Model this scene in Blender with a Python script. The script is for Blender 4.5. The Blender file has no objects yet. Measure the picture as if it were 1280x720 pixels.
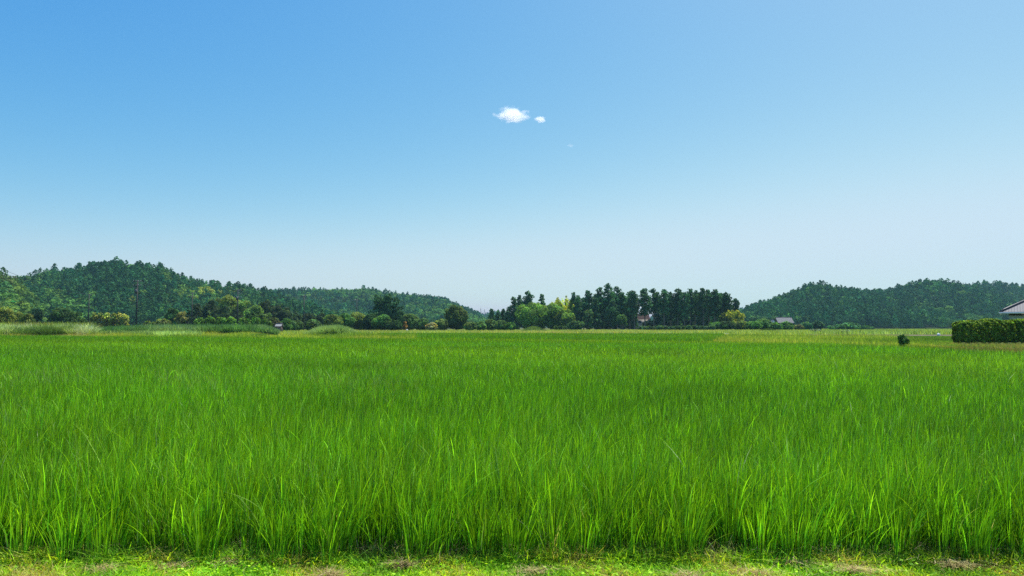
import bpy, math, random
import numpy as np
from mathutils import Vector, Matrix

SC = bpy.context.scene
COL = SC.collection
rad = math.radians

# ------------------------------------------------------------------ camera
F = 853.33            # focal length in pixels of a 1280 px wide frame
HOR = 409.0           # picture height of the horizon
EYE = 1.6
cam_d = bpy.data.cameras.new("camera"); cam = bpy.data.objects.new("camera", cam_d); COL.objects.link(cam)
cam_d.lens = 24.0; cam_d.sensor_width = 36.0; cam_d.clip_end = 20000; cam_d.clip_start = 0.1
cam.location = (0, 0, EYE); cam.rotation_euler = (rad(90 + 3.29), 0, 0)
SC.camera = cam

# ------------------------------------------------------------------ light
SUN_EL, SUN_AZ = 66.0, 42.0      # azimuth clockwise from the view direction (+Y)
w = bpy.data.worlds.new("World"); SC.world = w; w.use_nodes = True
nt = w.node_tree; bg = nt.nodes["Background"]
sky = nt.nodes.new("ShaderNodeTexSky"); sky.sky_type = 'NISHITA'; sky.sun_disc = False
sky.sun_elevation = rad(SUN_EL); sky.sun_rotation = rad(SUN_AZ)
sky.altitude = 0; sky.air_density = 1.0; sky.dust_density = 1.3; sky.ozone_density = 4.0
# colour response of the photograph: a contrast curve per channel on the sky texture
sep = nt.nodes.new("ShaderNodeSeparateColor"); com = nt.nodes.new("ShaderNodeCombineColor")
nt.links.new(sky.outputs[0], sep.inputs[0])
EXPO = 0.5
for k, (g_, a_, c_) in enumerate([(2.30, 6.75, .352), (1.18, 1.84, .48), (0.33, 1.01, .85)]):
    m1 = nt.nodes.new("ShaderNodeMath"); m1.operation = 'MULTIPLY'; m1.inputs[1].default_value = 0.1; nt.links.new(sep.outputs[k], m1.inputs[0])
    m0 = nt.nodes.new("ShaderNodeMath"); m0.operation = 'SMOOTH_MIN'; m0.inputs[1].default_value = c_; m0.inputs[2].default_value = 0.09; nt.links.new(m1.outputs[0], m0.inputs[0]); m1 = m0
    m2 = nt.nodes.new("ShaderNodeMath"); m2.operation = 'POWER'; m2.inputs[1].default_value = g_; nt.links.new(m1.outputs[0], m2.inputs[0])
    m3 = nt.nodes.new("ShaderNodeMath"); m3.operation = 'MULTIPLY'; m3.inputs[1].default_value = a_ / 0.1 / (2 ** EXPO); nt.links.new(m2.outputs[0], m3.inputs[0])
    nt.links.new(m3.outputs[0], com.inputs[k])
nt.links.new(com.outputs[0], bg.inputs[0]); bg.inputs[1].default_value = 0.1
sl = bpy.data.lights.new("sun", 'SUN'); sun = bpy.data.objects.new("sun", sl); COL.objects.link(sun)
sl.energy = 4.8; sl.angle = rad(0.5); sl.color = (1.0, 0.96, 0.9)
sv = Vector((math.sin(rad(SUN_AZ)) * math.cos(rad(SUN_EL)), math.cos(rad(SUN_AZ)) * math.cos(rad(SUN_EL)), math.sin(rad(SUN_EL))))
sun.rotation_euler = sv.to_track_quat('Z', 'Y').to_euler()
vs = SC.view_settings
vs.view_transform = 'Standard'; vs.look = 'None'; vs.exposure = EXPO; vs.gamma = 1.0; vs.use_curve_mapping = False
cy = SC.cycles
cy.max_bounces = 14; cy.diffuse_bounces = 3; cy.glossy_bounces = 1; cy.transmission_bounces = 4
cy.transparent_max_bounces = 8; cy.volume_bounces = 12; cy.volume_step_rate = 1.0
cy.use_denoising = False; cy.caustics_reflective = False; cy.caustics_refractive = False
try: cy.denoiser = 'OPENIMAGEDENOISE'
except Exception: pass

rng = np.random.default_rng(11)
R3 = random.Random(5)

# ------------------------------------------------------------------ helpers
def px2x(p, d): return (p - 640.0) / F * d
def py2z(y, d): return (HOR - y) / F * d + EYE

def tag(o, label=None, cat=None, group=None, kind=None):
    if label: o["label"] = label
    if cat: o["category"] = cat
    if group: o["group"] = group
    if kind: o["kind"] = kind
    return o

def empty(name, loc=(0, 0, 0), rz=0.0):
    o = bpy.data.objects.new(name, None); COL.objects.link(o)
    o.location = loc; o.rotation_euler = (0, 0, rz); o.empty_display_size = 0.3
    return o

def mesh_obj(name, V, Q, mats, parent=None, col=None, smooth=False, loc=None, T=None):
    """V (n,3); Q (m,4) quads and/or T (k,3) triangles"""
    me = bpy.data.meshes.new(name)
    V = np.asarray(V, np.float32)
    me.vertices.add(len(V)); me.vertices.foreach_set("co", V.ravel())
    Q = np.zeros((0, 4), np.int32) if Q is None else np.asarray(Q, np.int32).reshape(-1, 4)
    T = np.zeros((0, 3), np.int32) if T is None else np.asarray(T, np.int32).reshape(-1, 3)
    me.loops.add(Q.size + T.size)
    me.loops.foreach_set("vertex_index", np.concatenate([Q.ravel(), T.ravel()]))
    me.polygons.add(len(Q) + len(T))
    st = np.concatenate([np.arange(len(Q)) * 4, Q.size + np.arange(len(T)) * 3]).astype(np.int32)
    me.polygons.foreach_set("loop_start", st)
    me.update(calc_edges=True)
    if smooth: me.polygons.foreach_set("use_smooth", np.ones(len(me.polygons), bool))
    if col is not None:
        a = me.color_attributes.new("col", 'FLOAT_COLOR', 'POINT')
        c = np.ones((len(V), 4), np.float32); c[:, :3] = col
        a.data.foreach_set("color", c.ravel())
    me.materials.append(mats)
    o = bpy.data.objects.new(name, me); COL.objects.link(o)
    if parent: o.parent = parent
    if loc is not None: o.location = loc
    return o

def new_mat(name):
    m = bpy.data.materials.new(name); m.use_nodes = True
    n = m.node_tree.nodes; l = m.node_tree.links
    return m, n, l, n["Principled BSDF"], n["Material Output"]

def leaf_mat(name, trans=0.35, rough=0.5, spec=0.3, nscale=0.25, amp=0.35, tcol=(1.7, 1.5, 0.45)):
    m, n, l, b, out = new_mat(name)
    at = n.new("ShaderNodeAttribute"); at.attribute_name = "col"
    tc = n.new("ShaderNodeNewGeometry")
    no = n.new("ShaderNodeTexNoise"); no.inputs["Scale"].default_value = nscale; no.inputs["Detail"].default_value = 3
    l.new(tc.outputs["Position"], no.inputs["Vector"])
    mr = n.new("ShaderNodeMapRange"); mr.inputs[1].default_value = 0.3; mr.inputs[2].default_value = 0.7
    mr.inputs[3].default_value = 1 - amp; mr.inputs[4].default_value = 1 + amp
    l.new(no.outputs["Fac"], mr.inputs[0])
    mu = n.new("ShaderNodeVectorMath"); mu.operation = 'SCALE'
    l.new(at.outputs["Color"], mu.inputs[0]); l.new(mr.outputs[0], mu.inputs["Scale"])
    l.new(mu.outputs[0], b.inputs["Base Color"])
    b.inputs["Roughness"].default_value = rough; b.inputs["Specular IOR Level"].default_value = spec
    tm = n.new("ShaderNodeVectorMath"); tm.operation = 'MULTIPLY'; tm.inputs[1].default_value = tcol
    l.new(mu.outputs[0], tm.inputs[0])
    tr = n.new("ShaderNodeBsdfTranslucent"); l.new(tm.outputs[0], tr.inputs["Color"])
    mx = n.new("ShaderNodeMixShader"); mx.inputs[0].default_value = trans
    l.new(b.outputs[0], mx.inputs[1]); l.new(tr.outputs[0], mx.inputs[2]); l.new(mx.outputs[0], out.inputs["Surface"])
    return m

def plain_mat(name, c, rough=0.7, nscale=3.0, amp=0.2, spec=0.3, bump=0.0, bscale=20.0, metallic=0.0, obj=True):
    m, n, l, b, out = new_mat(name)
    tc = n.new("ShaderNodeTexCoord")
    no = n.new("ShaderNodeTexNoise"); no.inputs["Scale"].default_value = nscale; no.inputs["Detail"].default_value = 6
    l.new(tc.outputs["Object"], no.inputs["Vector"])
    rp = n.new("ShaderNodeValToRGB")
    rp.color_ramp.elements[0].position = 0.3; rp.color_ramp.elements[1].position = 0.7
    rp.color_ramp.elements[0].color = (*[x * (1 - amp) for x in c], 1); rp.color_ramp.elements[1].color = (*[min(1, x * (1 + amp)) for x in c], 1)
    l.new(no.outputs["Fac"], rp.inputs[0]); l.new(rp.outputs[0], b.inputs["Base Color"])
    b.inputs["Roughness"].default_value = rough; b.inputs["Specular IOR Level"].default_value = spec; b.inputs["Metallic"].default_value = metallic
    if bump:
        n2 = n.new("ShaderNodeTexNoise"); n2.inputs["Scale"].default_value = bscale; n2.inputs["Detail"].default_value = 5
        l.new(tc.outputs["Object"], n2.inputs["Vector"])
        bp = n.new("ShaderNodeBump"); bp.inputs["Strength"].default_value = bump; bp.inputs["Distance"].default_value = 0.02
        l.new(n2.outputs["Fac"], bp.inputs["Height"]); l.new(bp.outputs[0], b.inputs["Normal"])
    return m

def ground_mat(name, c1, c2, c3, s1=0.05, s2=1.5):
    m, n, l, b, out = new_mat(name)
    g = n.new("ShaderNodeNewGeometry")
    a = n.new("ShaderNodeTexNoise"); a.inputs["Scale"].default_value = s1; a.inputs["Detail"].default_value = 5
    c = n.new("ShaderNodeTexNoise"); c.inputs["Scale"].default_value = s2; c.inputs["Detail"].default_value = 8
    l.new(g.outputs["Position"], a.inputs["Vector"]); l.new(g.outputs["Position"], c.inputs["Vector"])
    r = n.new("ShaderNodeValToRGB"); r.color_ramp.elements[0].position = 0.38; r.color_ramp.elements[1].position = 0.62
    r.color_ramp.elements[0].color = (*c1, 1); r.color_ramp.elements[1].color = (*c2, 1)
    l.new(a.outputs["Fac"], r.inputs[0])
    mr = n.new("ShaderNodeMapRange"); mr.inputs[1].default_value = 0.45; mr.inputs[2].default_value = 0.7
    l.new(c.outputs["Fac"], mr.inputs[0])
    mx = n.new("ShaderNodeMix"); mx.data_type = 'RGBA'
    l.new(mr.outputs[0], mx.inputs["Factor"]); l.new(r.outputs[0], mx.inputs["A"]); mx.inputs["B"].default_value = (*c3, 1)
    l.new(mx.outputs["Result"], b.inputs["Base Color"]); b.inputs["Roughness"].default_value = 1.0; b.inputs["Specular IOR Level"].default_value = 0.0
    bp = n.new("ShaderNodeBump"); bp.inputs["Strength"].default_value = 0.6; bp.inputs["Distance"].default_value = 0.05
    l.new(c.outputs["Fac"], bp.inputs["Height"]); l.new(bp.outputs[0], b.inputs["Normal"])
    return m

M_RICE = leaf_mat("rice_leaf", trans=0.37, rough=0.5, spec=0.28, nscale=0.22, amp=0.16, tcol=(1.35, 1.3, 0.35))
M_GRASS = leaf_mat("verge_grass_leaf", trans=0.45, rough=0.6, spec=0.12, nscale=0.8, amp=0.25)
M_WEED = leaf_mat("weed_leaf", trans=0.42, rough=0.75, spec=0.08, nscale=0.08, amp=0.35, tcol=(1.3, 1.3, 0.6))
M_STRAW = leaf_mat("dry_straw", trans=0.2, rough=0.7, spec=0.2, nscale=1.0, amp=0.2, tcol=(1, 1, 1))
M_CEDAR = leaf_mat("cedar_needles", trans=0.22, rough=0.8, spec=0.06, nscale=0.35, amp=0.35, tcol=(1.2, 1.3, 0.7))
M_BROAD = leaf_mat("broad_leaves", trans=0.42, rough=0.7, spec=0.08, nscale=0.3, amp=0.3, tcol=(1.4, 1.4, 0.5))
M_HILL = leaf_mat("hill_leaves", trans=0.2, rough=0.8, spec=0.05, nscale=0.03, amp=0.3, tcol=(1.3, 1.3, 0.6))
M_HEDGE = leaf_mat("hedge_leaves", trans=0.38, rough=0.6, spec=0.12, nscale=1.2, amp=0.25, tcol=(1.5, 1.5, 0.4))
M_BARK = plain_mat("bark", (0.12, 0.09, 0.065), rough=0.9, nscale=1.5, amp=0.4, bump=0.5, bscale=6)
M_CBARK = plain_mat("cedar_bark", (0.20, 0.15, 0.12), rough=0.9, nscale=1.5, amp=0.35, bump=0.5, bscale=6)
M_CONC = plain_mat("weathered_concrete", (0.33, 0.32, 0.30), rough=0.85, nscale=2.0, amp=0.25)
M_POLE = plain_mat("pole_concrete", (0.05, 0.05, 0.048), rough=0.85, nscale=1.0, amp=0.25)
M_STEEL = plain_mat("grey_steel", (0.12, 0.125, 0.13), rough=0.7, nscale=4, amp=0.2, metallic=0.6)
M_CERAM = plain_mat("white_ceramic", (0.35, 0.35, 0.33), rough=0.25, nscale=4, amp=0.05, spec=0.5)
M_WIRE = plain_mat("black_cable", (0.02, 0.02, 0.02), rough=0.6, amp=0.1)
M_TIMBER = plain_mat("dark_timber", (0.06, 0.045, 0.035), rough=0.8, nscale=3, amp=0.4)
M_PLASTER = plain_mat("pale_plaster", (0.55, 0.57, 0.50), rough=0.9, nscale=1.5, amp=0.12)
M_WHITE = plain_mat("white_paint", (0.78, 0.78, 0.76), rough=0.5, nscale=3, amp=0.06)
M_GLASS = plain_mat("window_glass", (0.05, 0.07, 0.08), rough=0.08, nscale=1, amp=0.2, spec=0.8)

def tile_mat(name, c, rough=0.35):
    m, n, l, b, out = new_mat(name)
    b.inputs['Specular IOR Level'].default_value = 0.15
    tc = n.new("ShaderNodeTexCoord")
    br = n.new("ShaderNodeTexBrick"); br.inputs["Scale"].default_value = 1.0
    br.inputs["Brick Width"].default_value = 0.27; br.inputs["Row Height"].default_value = 0.24; br.inputs["Mortar Size"].default_value = 0.02
    br.offset = 0.0
    br.inputs["Color1"].default_value = (*c, 1); br.inputs["Color2"].default_value = (*[x * 0.8 for x in c], 1); br.inputs["Mortar"].default_value = (*[x * 0.35 for x in c], 1)
    l.new(tc.outputs["UV"], br.inputs["Vector"])
    l.new(br.outputs["Color"], b.inputs["Base Color"])
    bp = n.new("ShaderNodeBump"); bp.inputs["Strength"].default_value = 0.7; bp.inputs["Distance"].default_value = 0.03; bp.invert = True
    l.new(br.outputs["Fac"], bp.inputs["Height"]); l.new(bp.outputs[0], b.inputs["Normal"])
    b.inputs["Roughness"].default_value = rough
    return m
M_TILE = tile_mat("grey_roof_tile", (0.17, 0.17, 0.18), 0.6)
M_TILE_R = tile_mat("redbrown_roof_tile", (0.055, 0.024, 0.02), 0.8)
M_TILE_D = plain_mat("dark_ridge_tile", (0.06, 0.06, 0.065), rough=0.5, nscale=5, amp=0.2)

# geometry collectors
class Buf:
    def __init__(s): s.V = []; s.Q = []; s.T = []; s.C = []; s.n = 0
    def add(s, V, Q=None, T=None, C=None):
        V = np.asarray(V, float).reshape(-1, 3)
        if Q is not None and len(Q): s.Q.append(np.asarray(Q) + s.n)
        if T is not None and len(T): s.T.append(np.asarray(T) + s.n)
        s.V.append(V)
        if C is not None: s.C.append(np.broadcast_to(np.asarray(C, float), (len(V), 3)))
        s.n += len(V); return s
    def box(s, x0, y0, z0, x1, y1, z1, M=None):
        V = np.array([[x0, y0, z0], [x1, y0, z0], [x1, y1, z0], [x0, y1, z0], [x0, y0, z1], [x1, y0, z1], [x1, y1, z1], [x0, y1, z1]], float)
        if M is not None: V = V @ np.array(M.to_3x3()).T + np.array(M.translation)
        return s.add(V, [[0, 3, 2, 1], [4, 5, 6, 7], [0, 1, 5, 4], [1, 2, 6, 5], [2, 3, 7, 6], [3, 0, 4, 7]])
    def tube(s, P, Rr, k=7, cap=True):
        P = [Vector(p) for p in P]; vs_ = []
        for i, p in enumerate(P):
            t = (P[min(i + 1, len(P) - 1)] - P[max(i - 1, 0)]).normalized()
            a = t.orthogonal().normalized() if abs(t.z) < 0.99 else Vector((1, 0, 0)); 
            a = (a - t * a.dot(t)).normalized(); b = t.cross(a)
            for j in range(k):
                an = 2 * math.pi * j / k
                vs_.append(p + (a * math.cos(an) + b * math.sin(an)) * Rr[i])
        Q = [[i * k + j, i * k + (j + 1) % k, (i + 1) * k + (j + 1) % k, (i + 1) * k + j] for i in range(len(P) - 1) for j in range(k)]
        T = []
        if cap:
            vs_.append(P[0]); vs_.append(P[-1]); c0 = len(vs_) - 2; e = (len(P) - 1) * k
            T += [[c0, (j + 1) % k, j] for j in range(k)] + [[c0 + 1, e + j, e + (j + 1) % k] for j in range(k)]
        return s.add([list(v) for v in vs_], Q, T)
    def obj(s, name, mat, parent=None, smooth=False, loc=None):
        return mesh_obj(name, np.concatenate(s.V), np.concatenate(s.Q) if s.Q else None, mat, parent,
                        np.concatenate(s.C) if s.C else None, smooth, loc, np.concatenate(s.T) if s.T else None)

def blades(B, h, wd, az, lean, S, col, bend=1.6, tipz=0.0, rg=rng, tipcol=None):
    """tapered grass blades: B (N,3) roots; returns V,Q,C"""
    N = len(B); t = np.linspace(0, 1, S + 1)
    d = np.stack([np.cos(az), np.sin(az)], 1)
    tw = az + np.pi / 2 + rg.normal(0, 0.7, N)
    wv = np.stack([np.cos(tw), np.sin(tw), np.zeros(N)], 1)
    tb = t[None, :] ** bend
    x = B[:, None, 0] + d[:, None, 0] * (lean * h)[:, None] * tb
    y = B[:, None, 1] + d[:, None, 1] * (lean * h)[:, None] * tb
    z = B[:, None, 2] + h[:, None] * (t[None, :] - tipz * (t[None, :] ** 3) * np.minimum(lean, 1.2)[:, None])
    Cn = np.stack([x, y, z], 2)
    prof = np.clip(1.0 - t ** 2.2, 0.06, 1) * np.where(t == 0, 0.7, 1.0)
    off = wv[:, None, :] * (wd[:, None] * prof[None, :] * 0.5)[:, :, None]
    V = np.stack([Cn - off, Cn + off], 2).reshape(-1, 3)
    base = (np.arange(N) * (S + 1) * 2)[:, None] + (np.arange(S) * 2)[None, :]
    base = base.ravel()
    Q = np.stack([base, base + 1, base + 3, base + 2], 1)
    if tipcol is None:
        C = np.repeat(col, (S + 1) * 2, 0)
    else:
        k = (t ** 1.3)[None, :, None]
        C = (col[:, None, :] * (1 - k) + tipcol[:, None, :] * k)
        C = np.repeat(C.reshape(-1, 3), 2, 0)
    return V, Q, C

def quads(P, Nn, size, col, rg=rng, asp=0.7):
    """leaf quads at P facing Nn"""
    N = len(P)
    Nn = Nn / (np.linalg.norm(Nn, axis=1, keepdims=True) + 1e-9)
    r = rg.normal(size=(N, 3)); a = np.cross(Nn, r); a /= (np.linalg.norm(a, axis=1, keepdims=True) + 1e-9)
    b = np.cross(Nn, a); s = (size * 0.5)[:, None]
    a = a * s; b = b * s * asp
    V = np.stack([P - a, P - b * 1.0, P + a, P + b], 1).reshape(-1, 3)
    Q = np.arange(N * 4).reshape(-1, 4)
    return V, Q, np.repeat(col, 4, 0)

def usphere(n, rg=rng):
    v = rg.normal(size=(n, 3)); return v / np.linalg.norm(v, axis=1, keepdims=True)

def jitter_col(base, n, amp=0.2, hue=0.12, rg=rng):
    b = np.asarray(base, float)
    k = np.exp(rg.normal(0, amp, n))[:, None]
    hu = rg.normal(0, hue, n)
    return np.clip(b * k * np.stack([1 + hu, np.ones(n), 1 - hu * 0.5], 1), 0.002, 0.95)

def lump_leaves(lumps, leaf, col, cover=1.7, amp=0.22, rg=rng, up=0.25):
    """lumps: list of (cx,cy,cz,rx,rz). Leaves spread over each lump; each lump has its own tint"""
    Vs, Qs, Cs = [], [], []
    n0 = 0
    for (cx, cy, cz, rx, rz) in lumps:
        area = 4 * math.pi * rx * (rx + 2 * rz) / 3
        n = max(6, int(cover * area / (leaf * leaf * 0.7)))
        u = usphere(n, rg)
        k = 1.0 - np.abs(rg.normal(0, 0.16, n))
        P = np.array([cx, cy, cz]) + u * np.array([rx, rx, rz]) * (k * rg.uniform(0.9, 1.1, n))[:, None]
        Nn = u + rg.normal(0, 0.45, (n, 3)); Nn[:, 2] += up
        c = jitter_col(np.asarray(col) * math.exp(rg.normal(0, 0.27)) * [1 + rg.normal(0, .1), 1, 1], n, amp * 1.4, 0.12, rg)
        V, Q, C = quads(P, Nn, leaf * rg.uniform(0.7, 1.35, n), c, rg)
        Vs.append(V); Qs.append(Q + n0); Cs.append(C); n0 += len(V)
    return np.concatenate(Vs), np.concatenate(Qs), np.concatenate(Cs)

# ------------------------------------------------------------------ ground
def sheet(name, P, z, mat, **kw):
    n = len(P)
    me = bpy.data.meshes.new(name); me.from_pydata([(x, y, z) for x, y in P], [], [list(range(n))]); me.update()
    me.materials.append(mat); o = bpy.data.objects.new(name, me); COL.objects.link(o)
    tag(o, **kw); return o

M_GROUND = ground_mat("meadow_ground", (0.055, 0.085, 0.02), (0.11, 0.12, 0.04), (0.13, 0.11, 0.06))
M_MUD = ground_mat("paddy_mud", (0.05, 0.042, 0.028), (0.035, 0.032, 0.02), (0.02, 0.035, 0.01), 0.5, 6)
M_SOIL = ground_mat("verge_soil", (0.10, 0.09, 0.04), (0.07, 0.09, 0.025), (0.16, 0.12, 0.075), 1.2, 9)
M_ROADG = ground_mat("gravel_lane", (0.15, 0.13, 0.10), (0.18, 0.16, 0.12), (0.13, 0.10, 0.07), 0.3, 4)
M_LAWN = ground_mat("short_grass_field", (0.06, 0.12, 0.02), (0.08, 0.13, 0.025), (0.10, 0.12, 0.03), 0.1, 2)

G = 2600
sheet("ground", [(-G, -200), (G, -200), (G, G), (-G, G)], 0.0, M_GROUND, kind="structure")

EX = [-140, -71, -5, 14, 23, 24]; EY = [128, 95, 70, 54, 47, 10]
def edge_y(x): return np.interp(x, EX, EY)
def in_rice(x, y): return (y < edge_y(x)) & (x < 22.3) & (y > 4.72)
sheet("paddy_bed", [(-140, 4.665), (22.3, 4.665), (22.3, 47.3), (14, 54), (-5, 70), (-71, 95), (-140, 128)], 0.004, M_MUD, kind="structure")
sheet("verge_ground", [(-40, -6), (40, -6), (40, 4.66), (-40, 4.66)], 0.004, M_SOIL, kind="structure")
# second field beyond the levee
F2 = [(px2x(490, 98), 98), (px2x(640, 74), 74), (px2x(885, 62), 62), (px2x(905, 125), 125), (px2x(470, 135), 135)]
sheet("far_paddy_bed", F2, 0.02, M_MUD, kind="structure")
sheet("farm_lane", [(px2x(1135, 126), 126), (px2x(1500, 120), 120), (px2x(1500, 143), 143), (px2x(1135, 139), 139)], 0.03, M_ROADG, kind="structure")
sheet("grass_field", [(px2x(1110, 72), 72), (px2x(1500, 72), 72), (px2x(1500, 118), 118), (px2x(1135, 122), 122)], 0.02, M_LAWN, kind="structure")

# ------------------------------------------------------------------ hills
TREE_H = 12.0
def make_hill(pts, d0, dr, p_lo, p_hi):
    P = np.array([a for a, b in pts], float); Y = np.array([b for a, b in pts], float)
    def top(p):
        t = np.maximum((HOR - np.interp(p, P, Y)) / F * dr + EYE, 0.5); return t
    def th(p): return np.clip(top(p) * 0.55, 1.5, TREE_H)
    def H(p, d):
        s = np.clip((d - d0) / (dr - d0), 0, 1); s = s ** 1.15 * (1.25 - 0.25 * s)
        back = np.clip((d - dr) / (dr * 0.45), 0, 1); s = np.where(d > dr, 1 - back ** 1.3 * 0.9, s)
        und = 1 + 0.10 * np.sin(p * 0.045 + d * 0.013) * np.sin(d * 0.021 + p * 0.02) * np.clip((dr - d) / (dr - d0) * 3, 0, 1)
        return np.maximum(top(p) - th(p) * 0.9, 0.0) * s * und - 0.05
    return H, th, top

def hill_obj(H, d0, dr, p_lo, p_hi, step=6):
    ps = np.arange(p_lo, p_hi + 1, step); ds = np.linspace(d0, dr * 1.45, 46)
    Pg, Dg = np.meshgrid(ps, ds, indexing='ij')
    Z = H(Pg, Dg); V = np.stack([px2x(Pg, Dg), Dg, Z], 2).reshape(-1, 3)
    n, m = Pg.shape
    i = (np.arange(n - 1)[:, None] * m + np.arange(m - 1)[None, :]).ravel()
    Q = np.stack([i, i + m, i + m + 1, i + 1], 1)
    o = mesh_obj("hill", V, Q, M_HILLG, smooth=True); tag(o, kind="structure"); return o
M_HILLG = ground_mat("hill_ground", (0.02, 0.03, 0.012), (0.03, 0.045, 0.015), (0.02, 0.02, 0.01), 0.02, 0.2)

def template(kind, N, rg):
    """unit tree (height 1) -> quad verts (N*4,3), per-quad brightness"""
    if kind == 'cedar':
        t = rg.uniform(0, 1, N) ** 1.1; t = 0.12 + 0.88 * t
        env = 0.27 * np.clip((1 - t) / 0.55, 0, 1) ** 0.55 + 0.012
        an = rg.uniform(0, 2 * np.pi, N); lob = 1 + 0.28 * np.sin(an * 3 + t * 19) + 0.15 * np.sin(an * 5 - t * 31)
        r = env * lob * (1 - np.abs(rg.normal(0, 0.2, N)))
        P = np.stack([r * np.cos(an), r * np.sin(an), t], 1)
        Nn = np.stack([np.cos(an), np.sin(an), np.full(N, 0.55)], 1) + rg.normal(0, 0.4, (N, 3)); sz = 0.085
    else:
        L = 7; lc = usphere(L, rg) * [0.24, 0.24, 0.15] + [0, 0, 0.62]; lc[:, 2] = np.maximum(lc[:, 2], 0.5)
        k = rg.integers(0, L, N); u = usphere(N, rg)
        rr = rg.uniform(0.17, 0.25, L)[k]
        P = lc[k] + u * (rr * (1 - np.abs(rg.normal(0, 0.15, N))))[:, None] * [1, 1, 0.85]
        Nn = u + rg.normal(0, 0.4, (N, 3)) + [0, 0, 0.3]; sz = 0.11
    s = sz * rg.uniform(0.7, 1.3, N) * math.sqrt(260 / N)
    V, Q, _ = quads(P, Nn, s, np.ones((N, 3)), rg)
    return V, np.exp(rg.normal(0, 0.13, N))

def woodland(name, label, H, th, top, d0, dr, p_lo, p_hi, spacing, N, cedar_share, tint, patches, seed, cat="woodland", only=None):
    rg = np.random.default_rng(seed)
    area = (p_hi - p_lo) / F * ((dr * 1.12) ** 2 - d0 ** 2) / 2
    n = int(area / spacing ** 2)
    p = rg.uniform(p_lo, p_hi, n); d = np.sqrt(rg.uniform((d0) ** 2, (dr * 1.12) ** 2, n))
    # loose Poisson thinning on a grid
    x, y = px2x(p, d), d
    key = np.round(x / (spacing * 0.72)).astype(int) * 100003 + np.round(y / (spacing * 0.72)).astype(int)
    _, ix = np.unique(key, return_index=True); p, d, x, y = p[ix], d[ix], x[ix], y[ix]
    m = top(p) > 2.5; p, d, x, y = p[m], d[m], x[m], y[m]; n = len(p)
    z = H(p, d); hgt = th(p) * rg.normal(1.0, 0.10, n).clip(0.7, 1.25)
    nz = np.sin(x * 0.021 + seed) * np.sin(y * 0.017 - seed) + 0.5 * np.sin(x * 0.05 + y * 0.043)
    iscedar = rg.uniform(0, 1, n) < np.clip(cedar_share + 0.35 * nz, 0.05, 0.97)
    cc = np.array([0.032, 0.115, 0.036]); cb = np.array([0.08, 0.19, 0.034])
    col = np.where(iscedar[:, None], cc, cb) * np.exp(rg.normal(0, 0.26, n))[:, None]
    col *= (1 + 0.25 * rg.normal(0, 1, (n, 1)) * [1, 0.3, 0])
    col = np.clip(col * tint, 0.004, 0.5)
    yy = HOR - (z + hgt * 0.7 - EYE) / d * F
    for (pp, py, rp, ry, c, pr) in patches:
        inside = (((p - pp) / rp) ** 2 + ((yy - py) / ry) ** 2 < 1) & (rg.uniform(0, 1, n) < pr)
        col[inside] = np.array(c) * np.exp(rg.normal(0, 0.18, inside.sum()))[:, None]; iscedar[inside] = False
    hgt = np.where(iscedar, hgt * 1.08, hgt * 0.92)
    buf = Buf()
    for kind, sel in (('cedar', iscedar), ('broad', ~iscedar)):
        idx = np.nonzero(sel)[0]; K = 6
        for k in range(K):
            ii = idx[k::K]
            if not len(ii): continue
            V, br = template(kind, N, rg)
            an = rg.uniform(0, 2 * np.pi, len(ii)); c, s = np.cos(an), np.sin(an)
            wd = hgt[ii] * rg.uniform(0.8, 1.25, len(ii))
            X = (V[None, :, 0] * c[:, None] - V[None, :, 1] * s[:, None]) * wd[:, None] + x[ii][:, None]
            Yv = (V[None, :, 0] * s[:, None] + V[None, :, 1] * c[:, None]) * wd[:, None] + y[ii][:, None]
            Z = V[None, :, 2] * hgt[ii][:, None] + z[ii][:, None]
            W = np.stack([X, Yv, Z], 2).reshape(-1, 3)
            C = (col[ii][:, None, :] * np.repeat(br, 4)[None, :, None]).reshape(-1, 3)
            buf.add(W, np.arange(len(W)).reshape(-1, 4), None, C)
    o = buf.obj(name, M_HILL); tag(o, label, cat, kind="stuff")
    return o

L_NEAR = [(-140, 352), (-60, 338), (-20, 336), (0, 337.5), (10, 340), (18, 344), (25, 350), (34, 362), (48, 380), (60, 400), (70, 409)]
L_MAIN = [(-140, 340), (0, 352), (20, 351), (30, 344), (36, 342), (50, 338), (60, 335.5), (78, 336), (100, 332.5), (128, 329), (145, 327.5), (160, 328.5), (190, 331.5),
          (212, 337), (225, 344), (240, 351), (262, 353.5), (300, 356.5), (320, 361), (340, 366), (370, 375), (420, 390), (470, 409)]
L_MID = [(240, 385), (300, 372), (340, 363.5), (370, 361.5), (400, 360.5), (430, 361), (452, 360), (465, 360), (482, 364), (505, 367), (520, 368.5), (540, 370.5), (556, 373), (566, 378), (580, 385), (598, 392), (606, 398), (620, 409)]
L_FAR = [(480, 380), (560, 384), (590, 387.5), (600, 391.5), (606, 393), (613, 389), (622, 388), (640, 392), (680, 400), (740, 403), (800, 398), (860, 392), (900, 388), (922, 386), (950, 383), (1000, 390), (1100, 400)]
L_R1 = [(880, 409), (905, 396), (922, 388), (945, 380.5), (960, 376), (975, 370), (988, 366), (1000, 361), (1008, 356), (1018, 352.5), (1030, 354), (1040, 358), (1060, 361), (1080, 362.5), (1100, 364.5), (1120, 368), (1150, 378), (1200, 395), (1230, 409)]
L_R2 = [(1040, 409), (1060, 385), (1085, 368), (1100, 363), (1112, 362), (1125, 356.5), (1140, 353.5), (1155, 352), (1165, 350), (1178, 351), (1192, 352.5), (1205, 356), (1215, 359), (1240, 365), (1300, 385), (1360, 409)]
L_R3 = [(1160, 380), (1190, 362), (1210, 356), (1225, 354), (1245, 353.5), (1262, 354.5), (1280, 357), (1320, 364), (1400, 380)]

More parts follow.
